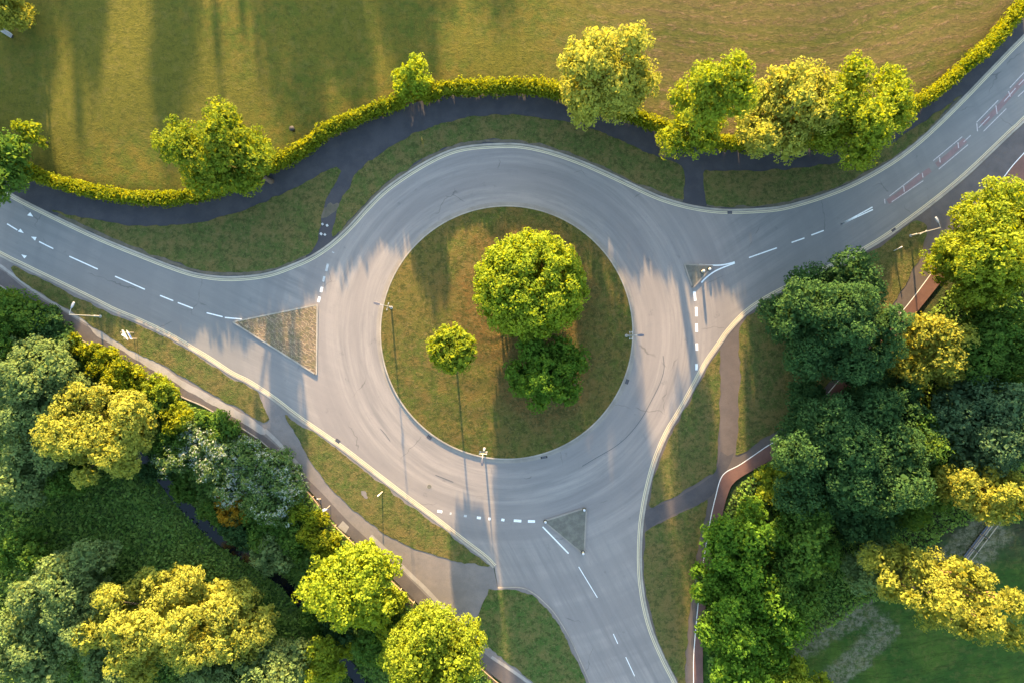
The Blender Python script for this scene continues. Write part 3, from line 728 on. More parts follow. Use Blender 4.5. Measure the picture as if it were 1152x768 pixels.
def lamp(px, py, ang, h, arm, label, pale=True, brackets=2, z0=0.13):
    """a steel lighting column; ang is the plan direction (degrees) of the outreach arm"""
    x, y = place(px, py)
    e = empty('street_lamp', (x, y, z0), label, 'street lamp', 'street lamps round the junction', R(ang))
    m = MB(); m.tube([(0, 0, -.3), (0, 0, 1.3), (0, 0, 1.32), (0, 0, h)], [.12, .12, .075, .05], 10); m.build('pole', M['galv'], e)
    m = MB(); m.tube([(0, 0, .0), (0, 0, .04)], .2, 10); m.build('base_plate', M['galv'], e)
    m = MB(); m.tube([(0, 0, h - .05), (arm * .3, 0, h + .12), (arm, 0, h + .2)], .035, 8); m.build('arm', M['galv'], e)
    # lantern: tapered canopy
    m = MB(); a0, a1 = arm - .05, arm + .78
    sec = [(a0, .06, .07), (a0 + .15, .13, .10), (a0 + .45, .17, .12), (a1 - .08, .14, .10), (a1, .07, .05)]
    v = []; f = []
    for (sx, w, t_) in sec:
        v += [(sx, -w, h + .16), (sx, -w * .7, h + .16 + t_), (sx, w * .7, h + .16 + t_), (sx, w, h + .16)]
    for i in range(len(sec) - 1):
        for k in range(4): f.append((i * 4 + k, (i + 1) * 4 + k, (i + 1) * 4 + (k + 1) % 4, i * 4 + (k + 1) % 4))
    f += [(0, 1, 2, 3), (19, 18, 17, 16)]
    m.add(v, f); m.build('lantern', M['lantern_pale' if pale else 'lantern'], e)
    m = MB(); m.box((arm + .38, 0, h + .135), (.5, .22, .045)); m.build('lens', M['glass'], e)
    for i in range(brackets):
        m = MB(); zz = h * (.45 + .27 * i); m.tube([(0, -.42, zz), (0, .42, zz)], .025, 6); m.box((0, .42, zz - .06), (.12, .18, .16)); m.box((0, -.42, zz - .06), (.12, .18, .16)); m.build('bracket', M['galv'], e)
    return e
lamp(113.5, 356, 65, 6.3, 0.9, 'street lamp on the grass strip beside the south west footpath', True, 0)
lamp(440.5, 346, 165, 6.0, 0.35, 'street lamp on the west rim of the central island', False, 1)
lamp(545, 504, -92, 6.0, 0.35, 'street lamp on the south rim of the central island', False, 2)
lamp(704.5, 377.5, 0, 6.0, 0.35, 'street lamp on the east rim of the central island', False, 2)
lamp(1024, 265.5, 118, 6.2, 0.7, 'street lamp by the eastern road in front of the big yellow-green tree', True, 1)

# direction sign on two posts
x, y = place(153, 377.5)
e = empty('direction_sign', (x, y, .13), 'white arrow-shaped road direction signs on two posts on the sunlit grass strip', 'road sign', None, R(-62))
for s_ in (-.45, .45):
    m = MB(); m.tube([(s_, 0, -.2), (s_, 0, 3.1)], .045, 8); m.build('post', M['pale_wood'], e)
m = MB()
def plate(m, pts, yy, t=.03):
    n = len(pts); v = [(p[0], yy - t / 2, p[1]) for p in pts] + [(p[0], yy + t / 2, p[1]) for p in pts]
    m.add(v, [tuple(range(n)), tuple(range(2 * n - 1, n - 1, -1))] + [(i, n + i, n + (i + 1) % n, (i + 1) % n) for i in range(n)])
plate(m, [(-.75, 2.3), (.45, 2.3), (.75, 2.5), (.45, 2.72), (-.75, 2.72)], .08)
m.build('arrow_plate', M['white'], e)
m = MB(); plate(m, [(-.75, 1.55), (-.45, 1.35), (.6, 1.35), (.6, 1.78), (-.45, 1.78)], .08); m.build('arrow_plate', M['white'], e)
m = MB(); plate(m, [(-.3, 1.42), (.5, 1.42), (.5, 1.72), (-.3, 1.72)], .105, .012); m.build('blue_patch', M['blue'], e)
m = MB(); plate(m, [(-.35, 2.78), (.35, 2.78), (0, 3.4)], .08); m.build('triangle_plate', M['white'], e)
# blue cycle sign
x, y = place(371.5, 568)
e = empty('cycle_sign', (x, y, .11), 'round blue path sign on a post at the edge of the south west footpath', 'road sign', None, R(25))
m = MB(); m.tube([(0, 0, -.2), (0, 0, 2.5)], .04, 8); m.build('post', M['galv'], e)
m = MB(); m.tube([(0, -.05, 2.35), (0, -.075, 2.35)], .36, 24); m.build('disc', M['blue'], e)
m = MB(); m.tube([(0, -.0, 2.62), (0, -.02, 2.62)], .30, 24); m.tube([(0, -.03, 2.7), (0, .25, 2.66)], .22, 14); m.build('backing', M['white'], e)
def post(px, py, h, mat, label, tilt=(0, 0), rad=.07, cat='marker post'):
    x, y = place(px, py)
    e = empty('marker_post', (x, y, .12), label, cat)
    m = MB(); m.tube([(0, 0, -.2), (tilt[0] * .7, tilt[1] * .7, h * .7)], rad, 8); m.build('shaft', M[mat], e)
    m = MB(); m.tube([(tilt[0] * .7, tilt[1] * .7, h * .7), (tilt[0], tilt[1], h), (tilt[0] * 1.04, tilt[1] * 1.04, h + .05)], [rad * 1.15, rad * 1.15, rad * .5], 8); m.build('cap', M['white'], e)
post(361, 561, 1.3, 'pale_wood', 'short pale post beside the round blue path sign', (-.1, .35))
post(431, 552, 1.0, 'pale_wood', 'small leaning white marker post on the south west verge near the lit kerb', (-.5, -.4))
post(1004.5, 283, 1.0, 'galv', 'small leaning white marker post on shaded turf left of the eastern road lamp', (.55, .45))

def bollard(px, py, label, h=1.0, z=.115):
    x, y = place(px, py)
    e = empty('traffic_bollard', (x, y, z), label, 'bollard', 'bollards on the traffic islands')
    m = MB(); m.tube([(0, 0, 0), (0, 0, .08)], [.26, .22], 14); m.build('base', M['black'], e)
    m = MB(); m.tube([(0, 0, .08), (0, 0, .1), (0, 0, h * .85), (0, 0, h * .97), (0, 0, h)], [.12, .16, .17, .12, .03], 14); m.build('shell', M['white'], e)
    m = MB(); m.tube([(0, 0, h * .5), (0, 0, h * .72)], .176, 14, True); m.build('band', M['yellow_plastic'], e)
bollard(789.5, 305.8, 'white and yellow bollard in the middle of the smallest grey traffic island')
bollard(797.5, 303.3, 'low white bollard at the eastern tip of the smallest grey traffic island', .45)
bollard(655.6, 620.5, 'white bollard at the southern tip of the cobbled traffic island', .7)
bollard(657, 572.5, 'small white bollard at the north east corner of the cobbled traffic island', .4)
bollard(613.5, 586, 'small white bollard at the western corner of the cobbled traffic island', .4)

# litter bin on the field, bench by the corner tree
x, y = place(331.5, 148); z = tz(x, y)
e = empty('litter_bin', (x, y, z), 'dark post-mounted litter bin standing alone on the field behind the hedge', 'litter bin')
m = MB(); m.tube([(0, 0, -.1), (0, 0, 1.0)], .06, 8); m.build('post', M['lantern'], e)
m = MB(); m.tube([(0, 0, .45), (0, 0, .5), (0, 0, 1.15)], [.2, .28, .32], 14); m.build('bin', M['black'], e)
m = MB(); m.tube([(0, 0, 1.15), (0, 0, 1.22), (0, 0, 1.28)], [.35, .3, .08], 14); m.build('lid', M['cast_iron'], e)
x, y = W(10, 39); z = tz(x, y)
e = empty('bench', (x, y, z), 'grey slatted bench beside the yellow tree in the top left corner of the field', 'bench', None, R(-32))
for i in range(2): m = MB(); m.box(((-.6, .6)[i], 0, .22), (.08, .42, .44)); m.build('leg', M['cast_iron'], e)
m = MB()
for i in range(4): m.box((0, -.2 + i * .13, .46), (1.6, .1, .04))
m.build('seat', M['grey_metal'], e)
m = MB()
for i in range(3): m.box((0, .26 + .02 * i, .58 + .13 * i), (1.6, .04, .1))
m.build('backrest', M['grey_metal'], e)

# post and rail fence along the south west footpath
def rail_fence(line, label, h=0.75, step=2.4, mat='wood'):
    pts = resample(line, step); x0, y0 = pts[0]
    e = empty('timber_fence', (x0, y0, 0), label, 'fence', 'low rail fences along the south west footpath')
    for p in pts:
        m = MB(); m.box((p[0] - x0, p[1] - y0, .1), (.10, .10, h + .6)); m.build('post', M[mat], e)
    for zz in (h * .93, ):
        m = MB(); m.tube([(p[0] - x0, p[1] - y0, zz) for p in resample(line, .8)], .05, 6); m.build('rail', M[mat], e)
so = [p for p in spline(SW_OUT, 4)]
rail_fence(offset(to_w([p for p in so if 338 <= p[0] <= 470]), -.12), 'low brown rail fence along the lower south west footpath above the bright green tree')
rail_fence(offset(to_w([p for p in so if 535 <= p[0] <= 580]), -.12), 'short end of low brown rail fence at the bottom edge beside the footpath')
m = MB(); m.kerb(to_w([p for p in so if -20 <= p[0] <= 338]), .12, .19, -.3, -.06); struct(m, 'path_edging', M['strip'])
# soil strip beyond the fence
m = MB(); ln = [p for p in so if 250 <= p[0] <= 580]
m.slab(rough(offset(to_w(ln), -.1) + offset(to_w(ln), -1.5)[::-1], .15), .07, -1.2); struct(m, 'soil_bank', M['dirt'])

# gravel track and timber sleepers in the south east
a = np.array(W(1079, 634)); b = np.array(W(1117, 584)); d = (b - a); L_ = float(np.hypot(*d)); ang = math.atan2(d[1], d[0])
e = empty('timber_footbridge', (a[0], a[1], .14), 'narrow timber plank walkway with pale rails on grey gravel between two yellow trees', 'footbridge', None, ang)
for yy in (-.27, .27):
    m = MB(); m.box((L_ / 2, yy, .86), (L_, .07, .10)); m.build('rail', M['pale_wood'], e)
m = MB()
for i in range(int(L_ / .3)): m.box((.15 + i * .3, 0, .05), (.26, .62, .06))
m.build('deck', M['lantern'], e)
m = MB(); m.box((L_ / 2, 0, .10), (L_, .12, .04)); m.build('tread', M['wood'], e)
for i in range(4):
    for yy in (-.27, .27):
        m = MB(); m.box((.4 + i * (L_ - .8) / 3, yy * 1.25, .42), (.10, .10, .95)); m.build('post', M['wood'], e)
    m = MB(); m.box((.4 + i * (L_ - .8) / 3, 0, .95), (.10, 1.0, .08)); m.build('crossbar', M['cast_iron'], e)

# stream
wl_, wr_ = offset(STR_w, .8), offset(STR_w, -.8)
m = MB(); n = len(wl_); m.add([(p[0], p[1], -2.62) for p in wl_] + [(p[0], p[1], -2.62) for p in wr_], [(i, n + i, n + i + 1, i + 1) for i in range(n - 1)])
o = m.build('stream', M['water']); tag(o, kind='structure')

# ------------------------------------------------------------------ foliage
def leaves(rg, cen, rad, cc, leaf, cov, out_bias=-0.25, up=0.25, lobes=None, aspect=1.5):
    """leaf quads on the outer faces of many small clumps -> (V, Q)"""
    cen = np.asarray(cen, float); rad = np.asarray(rad, float)
    n_each = np.maximum(4, (cov * 4 * math.pi * rad ** 2 * 0.6 / (leaf * leaf * 1.1)).astype(int))
    ii = np.repeat(np.arange(len(cen)), n_each); N = len(ii)
    d = rg.normal(size=(N, 3)); d /= np.linalg.norm(d, axis=1, keepdims=True)
    pos = cen[ii] + d * (rad[ii] * rg.uniform(0.72, 1.12, N))[:, None]
    o = pos - cc; o /= np.maximum(np.linalg.norm(o, axis=1, keepdims=True), 1e-6)
    keep = (d * o).sum(1) > out_bias + rg.uniform(-.25, .25, N)
    if lobes is not None:
        lc, lr = lobes
        for c, r in zip(lc, lr):
            keep &= (((pos - c) ** 2).sum(1) > (r * 0.72) ** 2)
    pos, d, o = pos[keep], d[keep], o[keep]; N = len(pos)
    nrm = d * 0.8 + o * 0.35 + rg.normal(size=(N, 3)) * 0.55 + np.array([0, 0, up])
    nrm /= np.linalg.norm(nrm, axis=1, keepdims=True)
    r = rg.normal(size=(N, 3)); u = np.cross(nrm, r); u /= np.linalg.norm(u, axis=1, keepdims=True); v = np.cross(nrm, u)
    s = leaf * rg.uniform(0.6, 1.25, N)[:, None]
    a, b = u * s * .5 * aspect ** .5, v * s * .5 / aspect ** .5
    V = np.stack([pos - a, pos - b * 1.0, pos + a, pos + b * 1.0], 1).reshape(-1, 3)
    return V
def core(rg, cen, lr, leaf):
    """the shaded leaves deep inside the lobes of a crown"""
    n = np.maximum(10, (2.6 * 4 * math.pi * (lr * .75) ** 2 / leaf ** 2).astype(int)); ii = np.repeat(np.arange(len(cen)), n); N = len(ii)
    d = rg.normal(size=(N, 3)); d /= np.linalg.norm(d, axis=1, keepdims=True)
    pos = cen[ii] + d * (lr[ii] * rg.uniform(.2, .82, N) )[:, None]
    nr = rg.normal(size=(N, 3)); nr /= np.linalg.norm(nr, axis=1, keepdims=True)
    u = np.cross(nr, rg.normal(size=(N, 3))); u /= np.linalg.norm(u, axis=1, keepdims=True); v = np.cross(nr, u)
    a, b = u * leaf * .55, v * leaf * .45
    return np.stack([pos - a, pos - b, pos + a, pos + b], 1).reshape(-1, 3)
def leaf_obj(name, V, mat, parent=None):
    me = bpy.data.meshes.new(name)
    np_mesh(me, V, np.arange(len(V)).reshape(-1, 4))
    return link(name, me, mat, parent)

TOTAL = [0]
def tree(px, py, r, h, hb, kind, label, seed, asp=1.0, lobes=10, leaf=.26, cov=1.0, grow=1.16, cat='tree', name='tree', group=None,
         lobe=.44, smooth=False, lean=None, bark='bark', ground_px=False, rot=0.0, clump=.23, spread=.64, top=1.0):
    rg = np.random.default_rng(seed)
    zc = (h + hb) / 2; r = r * grow; cov = cov * 1.25
    x, y = (W(px, py, zc) if not ground_px else W(px, py))
    Rr = r / S * (1 - zc / CAM_H if not ground_px else 1)
    lx, ly = lean or (0, 0)
    bx, by = x - lx, y - ly
    z0 = tz(bx, by) if not inside(np.array([bx]), np.array([by]), CORR)[0] else .13
    if math.hypot(bx - icx, by - icy) < IR: z0 = .35
    e = empty(name, (bx, by, z0), label, cat, group)
    vz = (h - hb) / 2
    ax = np.array([Rr, Rr * asp, vz])
    if smooth:
        k = np.arange(lobes) + .5; ph = np.arccos(1 - 2 * k / lobes); th = math.pi * (1 + 5 ** .5) * k
        dd = np.stack([np.cos(th) * np.sin(ph), np.sin(th) * np.sin(ph), np.cos(ph)], 1)
        rad0 = np.full(lobes, spread)
    else:
        k = np.arange(lobes) + .5; ph = np.arccos(1 - 2 * k / lobes); th = math.pi * (1 + 5 ** .5) * k + rg.uniform(0, 6)
        dd = np.stack([np.cos(th) * np.sin(ph), np.sin(th) * np.sin(ph), np.cos(ph)], 1) + rg.normal(size=(lobes, 3)) * .28
        dd /= np.linalg.norm(dd, axis=1, keepdims=True)
        rad0 = rg.uniform(spread - .14, spread + .12, lobes)
    lr = np.array([min(Rr * min(asp, 1 / asp if asp > 1 else asp) ** .5, Rr) * lobe * q for q in (np.ones(lobes) if smooth else rg.uniform(.72, 1.18, lobes))])
    lc = dd * ax * rad0[:, None]
    lc[:, 2] = np.clip(lc[:, 2], -vz + lr * .5, vz - lr * .85)
    # taper towards the top
    tf = 1 - (1 - top) * np.clip(lc[:, 2] / vz, 0, 1); lc[:, 0] *= tf; lc[:, 1] *= tf
    lc = np.vstack([lc, [[0, 0, 0]]]); lr = np.r_[lr, min(Rr * .5, vz * .8)]
    cs, sn = math.cos(rot), math.sin(rot)
    lc[:, :2] = np.stack([lc[:, 0] * cs - lc[:, 1] * sn, lc[:, 0] * sn + lc[:, 1] * cs], 1)
    sh = (lc[:, 2] + vz) / (2 * vz)
    cen = lc + np.array([lx, ly, zc])
    cen[:, 0] += (sh - .5) * lx * 1.5; cen[:, 1] += (sh - .5) * ly * 1.5
    cc = np.array([lx, ly, zc - vz * .35])
    C_, R_ = [], []
    for c, q in zip(cen, lr):
        nc = 44 if not smooth else 26
        d = rg.normal(size=(nc, 3)); d /= np.linalg.norm(d, axis=1, keepdims=True)
        C_.append(c + d * q * rg.uniform(.68, .95, nc)[:, None]); R_.append(q * clump * rg.uniform(.7, 1.25, nc))
    C_ = np.vstack(C_); R_ = np.concatenate(R_)
    V = leaves(rg, C_, R_, cc, leaf, cov, lobes=(cen, lr))
    V = np.vstack([V, core(rg, cen, lr, .62 if leaf < .5 else 1.1)])
    TOTAL[0] += len(V) // 4
    leaf_obj('crown', V, LM[kind], e)
    tr = max(.10, h * .018); bk = 1.9 if bark == 'pink_bark' else 1.0
    m = MB(); top_ = cen[:, :].mean(0)
    m.tube([(0, 0, -.4), (lx * .1, ly * .1, hb * .5), (top_[0] * .6, top_[1] * .6, hb + vz * .3), (top_[0], top_[1], zc + vz * .3)], [tr * 1.4, tr, tr * .8, tr * .3], 8)
    for c in cen[:-1][::(1 if bark == 'pink_bark' else 2)]:
        s_ = np.array([top_[0] * .5, top_[1] * .5, hb + vz * .15]); mid = (s_ * .5 + c * .5) + np.array([0, 0, -vz * .08])
        m.tube([tuple(s_), tuple(mid), tuple(c)], [tr * .55 * bk, tr * .38 * bk, tr * .15 * bk], 6)
    m.build('trunk', M[bark], e, True)
    return e

# --- the trees on the northern verge and path
tree(245, 173, 50, 17, 1.5, 'mixed', 'bushy lime-green tree over the dark footpath to the left of the litter bin', 11, .85, 22, leaf=.24, cov=1.1, top=.95, lean=(-3.2, 1.2), lobe=.36, grow=1.22)
tree(677, 88, 52, 18, 2, 'pale', 'tall pale lime tree above the hedge at the top of the roundabout', 12, .9, 22, leaf=.24, cov=.95, top=.9, lean=(1.6, 2.6), lobe=.36, grow=1.2)
tree(797, 117, 37, 23, 1.5, 'lime', 'tall narrow lime-green tree leaning beside the short path to the road', 13, 1.0, 15, leaf=.24, cov=1.0, lobe=.48, top=.75, lean=(2.6, 2.4))
tree(884, 124, 50, 14, 1.5, 'pale', 'loose pale tree, left one of the touching pair beside the north east footpath', 14, .95, 19, leaf=.24, cov=.8, lobe=.36, lean=(.8, 1.6))
tree(966, 129, 56, 14, 1.5, 'lime', 'full yellow-green tree, right one of the touching pair beside the north east footpath', 15, .95, 17, leaf=.24, cov=1.0, lobe=.36, lean=(1.0, 1.4))
tree(463, 89, 22, 5.5, .5, 'bright', 'small rounded tree growing out of the hedge at the edge of the field', 16, 1.0, 9, leaf=.24, name='small_tree')
tree(-8, 182, 42, 10, 1, 'green', 'shaded green tree overhanging the road at the left edge', 17, 1.0, 12, cov=.9)
tree(33, 152, 15, 6, 1, 'lime', 'small sparse sunlit tree at the west end of the hedge', 18, 1.0, 8, leaf=.24, cov=.6, name='small_tree')
tree(3, 8, 30, 7, .5, 'gold', 'yellow bushy tree in the top left corner above the grey bench', 19, 1.0, 10, leaf=.26)
# --- central island
tree(597, 322, 66, 9.5, 1.2, 'bright', 'large round yellow-topped tree on the central island', 21, .94, 64, leaf=.25, cov=1.15, lobe=.22, smooth=True, spread=.86, clump=.36, grow=.93)
tree(616, 421, 43, 8.2, .6, 'island_green', 'medium green tree just south of the large round one on the central island', 22, .95, 22, leaf=.24, lobe=.34)
tree(508.5, 392.5, 28, 6.6, 3.2, 'lime', 'smallest round tree with a thin trunk, alone on the left of the central island', 23, 1.0, 26, leaf=.19, lobe=.34, smooth=True, spread=.74, grow=1.0, name='small_tree')
# --- eastern wood
tree(941, 363, 74, 15, 1, 'dark', 'large dark green tree overhanging the southern kerb of the eastern road', 31, 1.0, 26, leaf=.27, cov=1.2, lobe=.31, clump=.28, spread=.69, grow=1.04)
tree(1124, 277, 76, 15, 1, 'lime', 'biggest yellow-green tree at the right edge behind the lamp', 32, 1.0, 30, leaf=.27, cov=1.2, lobe=.32, spread=.66, grow=1.06)
tree(1050, 392, 40, 11, 2, 'gold', 'thin golden tree with bare twigs between the dark tree and biggest yellow-green tree', 33, 1.1, 11, leaf=.26, cov=.65, bark='pink_bark')
tree(955, 510, 80, 13, .5, 'dark', 'broad dark green tree right of the red cycle path bend', 34, .95, 26, leaf=.27, cov=1.1, lobe=.30, clump=.28, spread=.70, grow=1.08)
tree(1125, 392, 50, 12, 1, 'green', 'shaded green tree below the biggest yellow-green tree at the right edge', 35, .8, 12, cov=1.1)
tree(1112, 478, 66, 12, 1, 'blue', 'blue-grey green tree at the right edge above the long yellow bough', 36, .78, 14, leaf=.3, cov=1.1)
tree(1045, 492, 30, 10, 1, 'green', 'slim green tree wedged between the broad dark tree and the blue-grey one', 37, 1.0, 9, cov=.8)
tree(1110, 551, 54, 15, 2, 'gold', 'spreading yellow tree lit by the sun above the plank walkway', 38, .5, 20, leaf=.24, cov=.95, rot=R(-14), lobe=.34, spread=.72)
tree(1058, 664, 82, 17, 4, 'gold', 'long yellow tree with reddish leaning limbs below the plank walkway', 39, .46, 30, leaf=.24, cov=.85, rot=R(-22), lobe=.28, spread=.80, bark='pink_bark', lean=(4, -1.6), grow=1.05)
tree(985, 640, 34, 9, 1, 'willow', 'grey-green tree between the shaded thicket and the long yellow tree', 40, .9, 10, cov=.9)
tree(834, 622, 54, 8, .3, 'mid', 'bright green bushy tree spilling over the red cycle path', 41, 1.25, 16, leaf=.3, lobe=.36, cov=1.0)
tree(838, 715, 60, 9, .3, 'mid', 'bright green bushy tree at the bottom edge beside the cycle path', 42, 1.1, 16, leaf=.3, lobe=.36, cov=1.0)
tree(905, 605, 44, 9, .3, 'green', 'shaded green bush behind the bright tree that spills over the cycle path', 43, 1.1, 12, leaf=.3, cov=.9)
tree(975, 585, 36, 7, .3, 'dark', 'low dark bush in the shade south of the broad dark tree', 44, 1.0, 10, cov=.8)
tree(1030, 560, 34, 8, .3, 'green', 'low green bush left of the spreading yellow tree', 45, 1.0, 10, cov=.7)
tree(1010, 452, 28, 9, .3, 'dark', 'small dark tree in the gap under the thin golden tree', 46, 1.0, 9, cov=.8)
tree(905, 450, 22, 6, .3, 'dark', 'small dark tree joining the two large dark trees by the cycle path', 47, 1.0, 9, cov=.8)
tree(893, 775, 40, 8, .3, 'lime', 'yellow-tipped bush at the bottom edge by the gravel track', 48, .8, 10, cov=.9)
# --- south western valley
tree(104, 487, 60, 11, 1, 'pale', 'large yellow tree beside the stream left of the flowering shrubs', 51, 1.0, 30, leaf=.22, cov=1.1, lobe=.28, spread=.70, grow=1.08)
tree(28, 478, 52, 10, 1, 'willow', 'grey-green tree left of the large yellow tree', 52, 1.1, 14, leaf=.26, lobe=.4)
tree(45, 424, 36, 9, 1, 'willow', 'smaller grey-green tree above left of the large yellow tree', 53, 1.0, 12, leaf=.26)
tree(8, 545, 40, 8, 1, 'willow', 'grey-green tree at the left edge below the others', 54, .8, 10, leaf=.26)
tree(10, 375, 40, 6, .3, 'green', 'dark green thicket tree at the left edge below the footpath', 55, 1.1, 10, leaf=.25, cov=.8)
tree(55, 372, 26, 4, .2, 'dark', 'low dark thicket bush beside the sunny end of the footpath hedge', 56, 1.0, 8, leaf=.26, cov=.8, name='bush', cat='bush')
tree(172, 712, 84, 12, 1, 'pale', 'largest yellow tree at the bottom left of the meadow', 57, .72, 44, leaf=.22, cov=1.1, lobe=.22, spread=.76)
tree(262, 706, 36, 10, 1, 'pale', 'yellow tree adjoining the right side of the largest yellow tree', 58, 1.0, 12, leaf=.26, cov=1.1)
tree(55, 672, 44, 10, 1, 'willow', 'grey-green tree in shade upper left of the largest yellow tree', 59, 1.0, 14, leaf=.26)
tree(95, 632, 30, 9, 1, 'willow', 'slight grey-green tree at the upper end of the bottom left grove', 60, .7, 10, leaf=.26, cov=.8)
tree(22, 735, 42, 9, 1, 'willow', 'grey-green tree in the bottom left corner', 61, 1.0, 12, leaf=.26)
tree(18, 625, 30, 7, 1, 'green', 'dull green tree at the left edge above the bottom left grove', 62, .8, 9, leaf=.26)
tree(300, 762, 40, 9, 1, 'willow', 'grey-green tree at the bottom edge right of the yellow grove', 63, .8, 12, leaf=.26)
tree(352, 755, 34, 9, 1, 'lime', 'yellow-tipped tree at the bottom edge left of the two sunny path trees', 64, .7, 10, leaf=.26)
tree(396, 661, 48, 9.5, 1, 'bright', 'bright green tree below the lower south west footpath', 65, 1.0, 16, leaf=.27, cov=1.15, lobe=.4)
tree(487, 733, 56, 11, 1, 'lime', 'yellow-lime tree overhanging the south west footpath at the bottom edge', 66, 1.0, 18, leaf=.25, cov=1.1, lobe=.38)
tree(418, 728, 28, 6, .5, 'green', 'shaded green bush below the bright green path tree', 67, 1.0, 9, leaf=.26, name='bush', cat='bush')
tree(85, 705, 44, 9.5, 1, 'willow', 'grey-green tree between the bottom left corner tree and the largest yellow tree', 111, 1.1, 16, leaf=.24, lobe=.34)
tree(125, 765, 36, 9, 1, 'willow', 'grey-green tree cut by the bottom edge below the largest yellow tree', 112, .8, 14, leaf=.24, lobe=.36)
tree(232, 768, 36, 9, 1, 'willow', 'grey-green tree cut by the bottom edge left of the other bottom trees', 113, .8, 14, leaf=.24, lobe=.36)
tree(350, 700, 22, 4, .3, 'green', 'green thicket bush on the bank between the meadow and the bright green path tree', 114, 1.0, 10, leaf=.24, name='bush', cat='bush')
tree(20, 410, 40, 8, .5, 'willow', 'grey-green tree at the left edge under the dark thicket', 115, .9, 14, leaf=.24, lobe=.36)
tree(75, 440, 30, 7, .5, 'willow', 'grey-green tree touching the upper side of the large yellow tree', 116, .9, 14, leaf=.24, lobe=.36)
def bush(px, py, r, h, kind, label, seed, asp=1.0, **k):
    k.setdefault('leaf', .22); k.setdefault('cov', 1.0); k.setdefault('lobes', 9)
    return tree(px, py, r, h, .1, kind, label, seed, asp, name='bush', cat='bush', **k)
bush(255, 573, 20, 3.5, 'rust', 'round golden-orange bush by the stream', 71)
bush(303, 624, 26, 3.5, 'willow', 'pale grey-green bush beside the open water of the stream', 72)
bush(222, 508, 42, 3.5, 'flower', 'white-flecked flowering shrub nearest the large yellow tree', 73, .8, lobes=12)
bush(262, 528, 40, 3.5, 'flower', 'white-flecked flowering shrub in the middle of the thicket', 74, .8, lobes=12)
bush(305, 548, 36, 3.2, 'flower', 'white-flecked flowering shrub at the lower end of the thicket', 75, 1.0, lobes=11)
bush(300, 590, 30, 3.0, 'green', 'green bush above the pale grey-green one', 76)
bush(240, 478, 26, 2.6, 'green', 'low green bush along the path edging above the flowering shrubs', 77, .7)
bush(112, 404, 22, 2.8, 'hedge', 'sunlit yellow-green bush along the path edging below the signs', 78, .7)
bush(82, 388, 15, 2.2, 'hedge', 'smallest sunlit bush at the upper end of the path edging', 79, .7)
bush(138, 424, 20, 3.4, 'hedge', 'rounded yellow-green bush between the large yellow tree and the footpath', 80)
bush(178, 440, 22, 3.0, 'lime', 'loose yellow-green bush right of the rounded one along the footpath', 81, .8)
bush(202, 470, 18, 3.2, 'hedge', 'bright yellow bush at the top of the flowering shrubs', 82)
bush(160, 460, 22, 3.0, 'green', 'green bush tucked beside the right side of the large yellow tree', 83)
bush(350, 590, 18, 2.6, 'hedge', 'yellow bush at the fence below the round blue sign', 84, 1.2)
bush(332, 575, 14, 2.2, 'lime', 'small yellow-brown bush left of the start of the rail fence', 85, 1.1)
bush(366, 612, 18, 2.6, 'hedge', 'yellow bush between the rail fence and the bright green tree', 86, 1.1)
bush(440, 676, 16, 3.0, 'lime', 'small lime bush filling the gap between the two path trees', 87)
bush(330, 610, 20, 2.6, 'green', 'green bush behind the yellow bushes near the rail fence', 88)
bush(190, 500, 20, 3.0, 'green', 'dark bush in the shade right of the large yellow tree', 89)
bush(1020, 420, 16, 3.0, 'gold', 'small golden bush at the foot of the thin golden tree', 90, 1.0, cov=.7)
bush(870, 545, 24, 3.4, 'lime', 'yellow-green bush at the outer bend of the red cycle path', 91, .8)
bush(1080, 450, 24, 6, 'dark', 'dark bush under the shaded tree at the right edge', 92)

bush(195, 560, 15, 2.4, 'green', 'small bush overhanging the left bank of the stream', 93)
bush(262, 600, 20, 3.0, 'dark', 'dark bush over the stream just below the golden-orange bush', 94)
bush(232, 580, 15, 2.6, 'green', 'small green bush left of the golden-orange one', 95)
bush(372, 716, 24, 3.5, 'dark', 'dark bush over the stream below left of the bright green path tree', 96)
bush(165, 530, 18, 2.6, 'dark', 'dark bush over the head of the stream below the large yellow tree', 97)
tree(70, 545, 26, 6, .3, 'green', 'green tree in shade just below the large yellow tree', 98, .7, 9, cov=.8)
tree(800, 655, 26, 5, .2, 'mid', 'small bright bush reaching over the red cycle path onto the verge', 99, 1.5, 9, cov=.7, name='bush', cat='bush')
tree(885, 660, 34, 7, .3, 'green', 'green bush behind the bright trees along the cycle path', 100, 1.2, 10, cov=.9, name='bush', cat='bush')
tree(985, 425, 24, 6, .3, 'dark', 'dark tree hiding the cycle path between the two large dark trees and the golden one', 110, 1.0, 10, cov=.9)
# --- belt of tall trees beyond the north edge of the field; their long shadows cross it
def belt(xt, yt, hw, h, seed, hb=2.0, asp=1.0):
    L = h / math.tan(SUN_EL) * S
    tree(xt - SUN_SLOPE * L, yt - L + 45, hw * 1.25, h, hb, 'green', 'tall broadleaf tree in the belt beyond the field, outside the picture', seed, asp, 16, leaf=.55, cov=1.3, lobe=.5, spread=.72,
         group='tall trees beyond the north edge of the field', ground_px=True)
belt(8, 560, 50, 22, 101, 4, .7)
belt(76, 82, 24, 14, 102, 1.5, .8); belt(103, 215, 4.5, 15, 103, 1, 1.0); belt(117, 150, 18, 15, 104, 1.5, .8)
belt(203, 150, 36, 16, 105, 1.5, .7); belt(356, 150, 34, 16, 106, 1.5, .7); belt(398, 105, 34, 14, 107, 1.5, .7)
belt(262, 200, 2.2, 13, 111, 1); belt(303, 170, 2.6, 14, 112, 1); belt(285, 120, 2.0, 13, 113, 1)
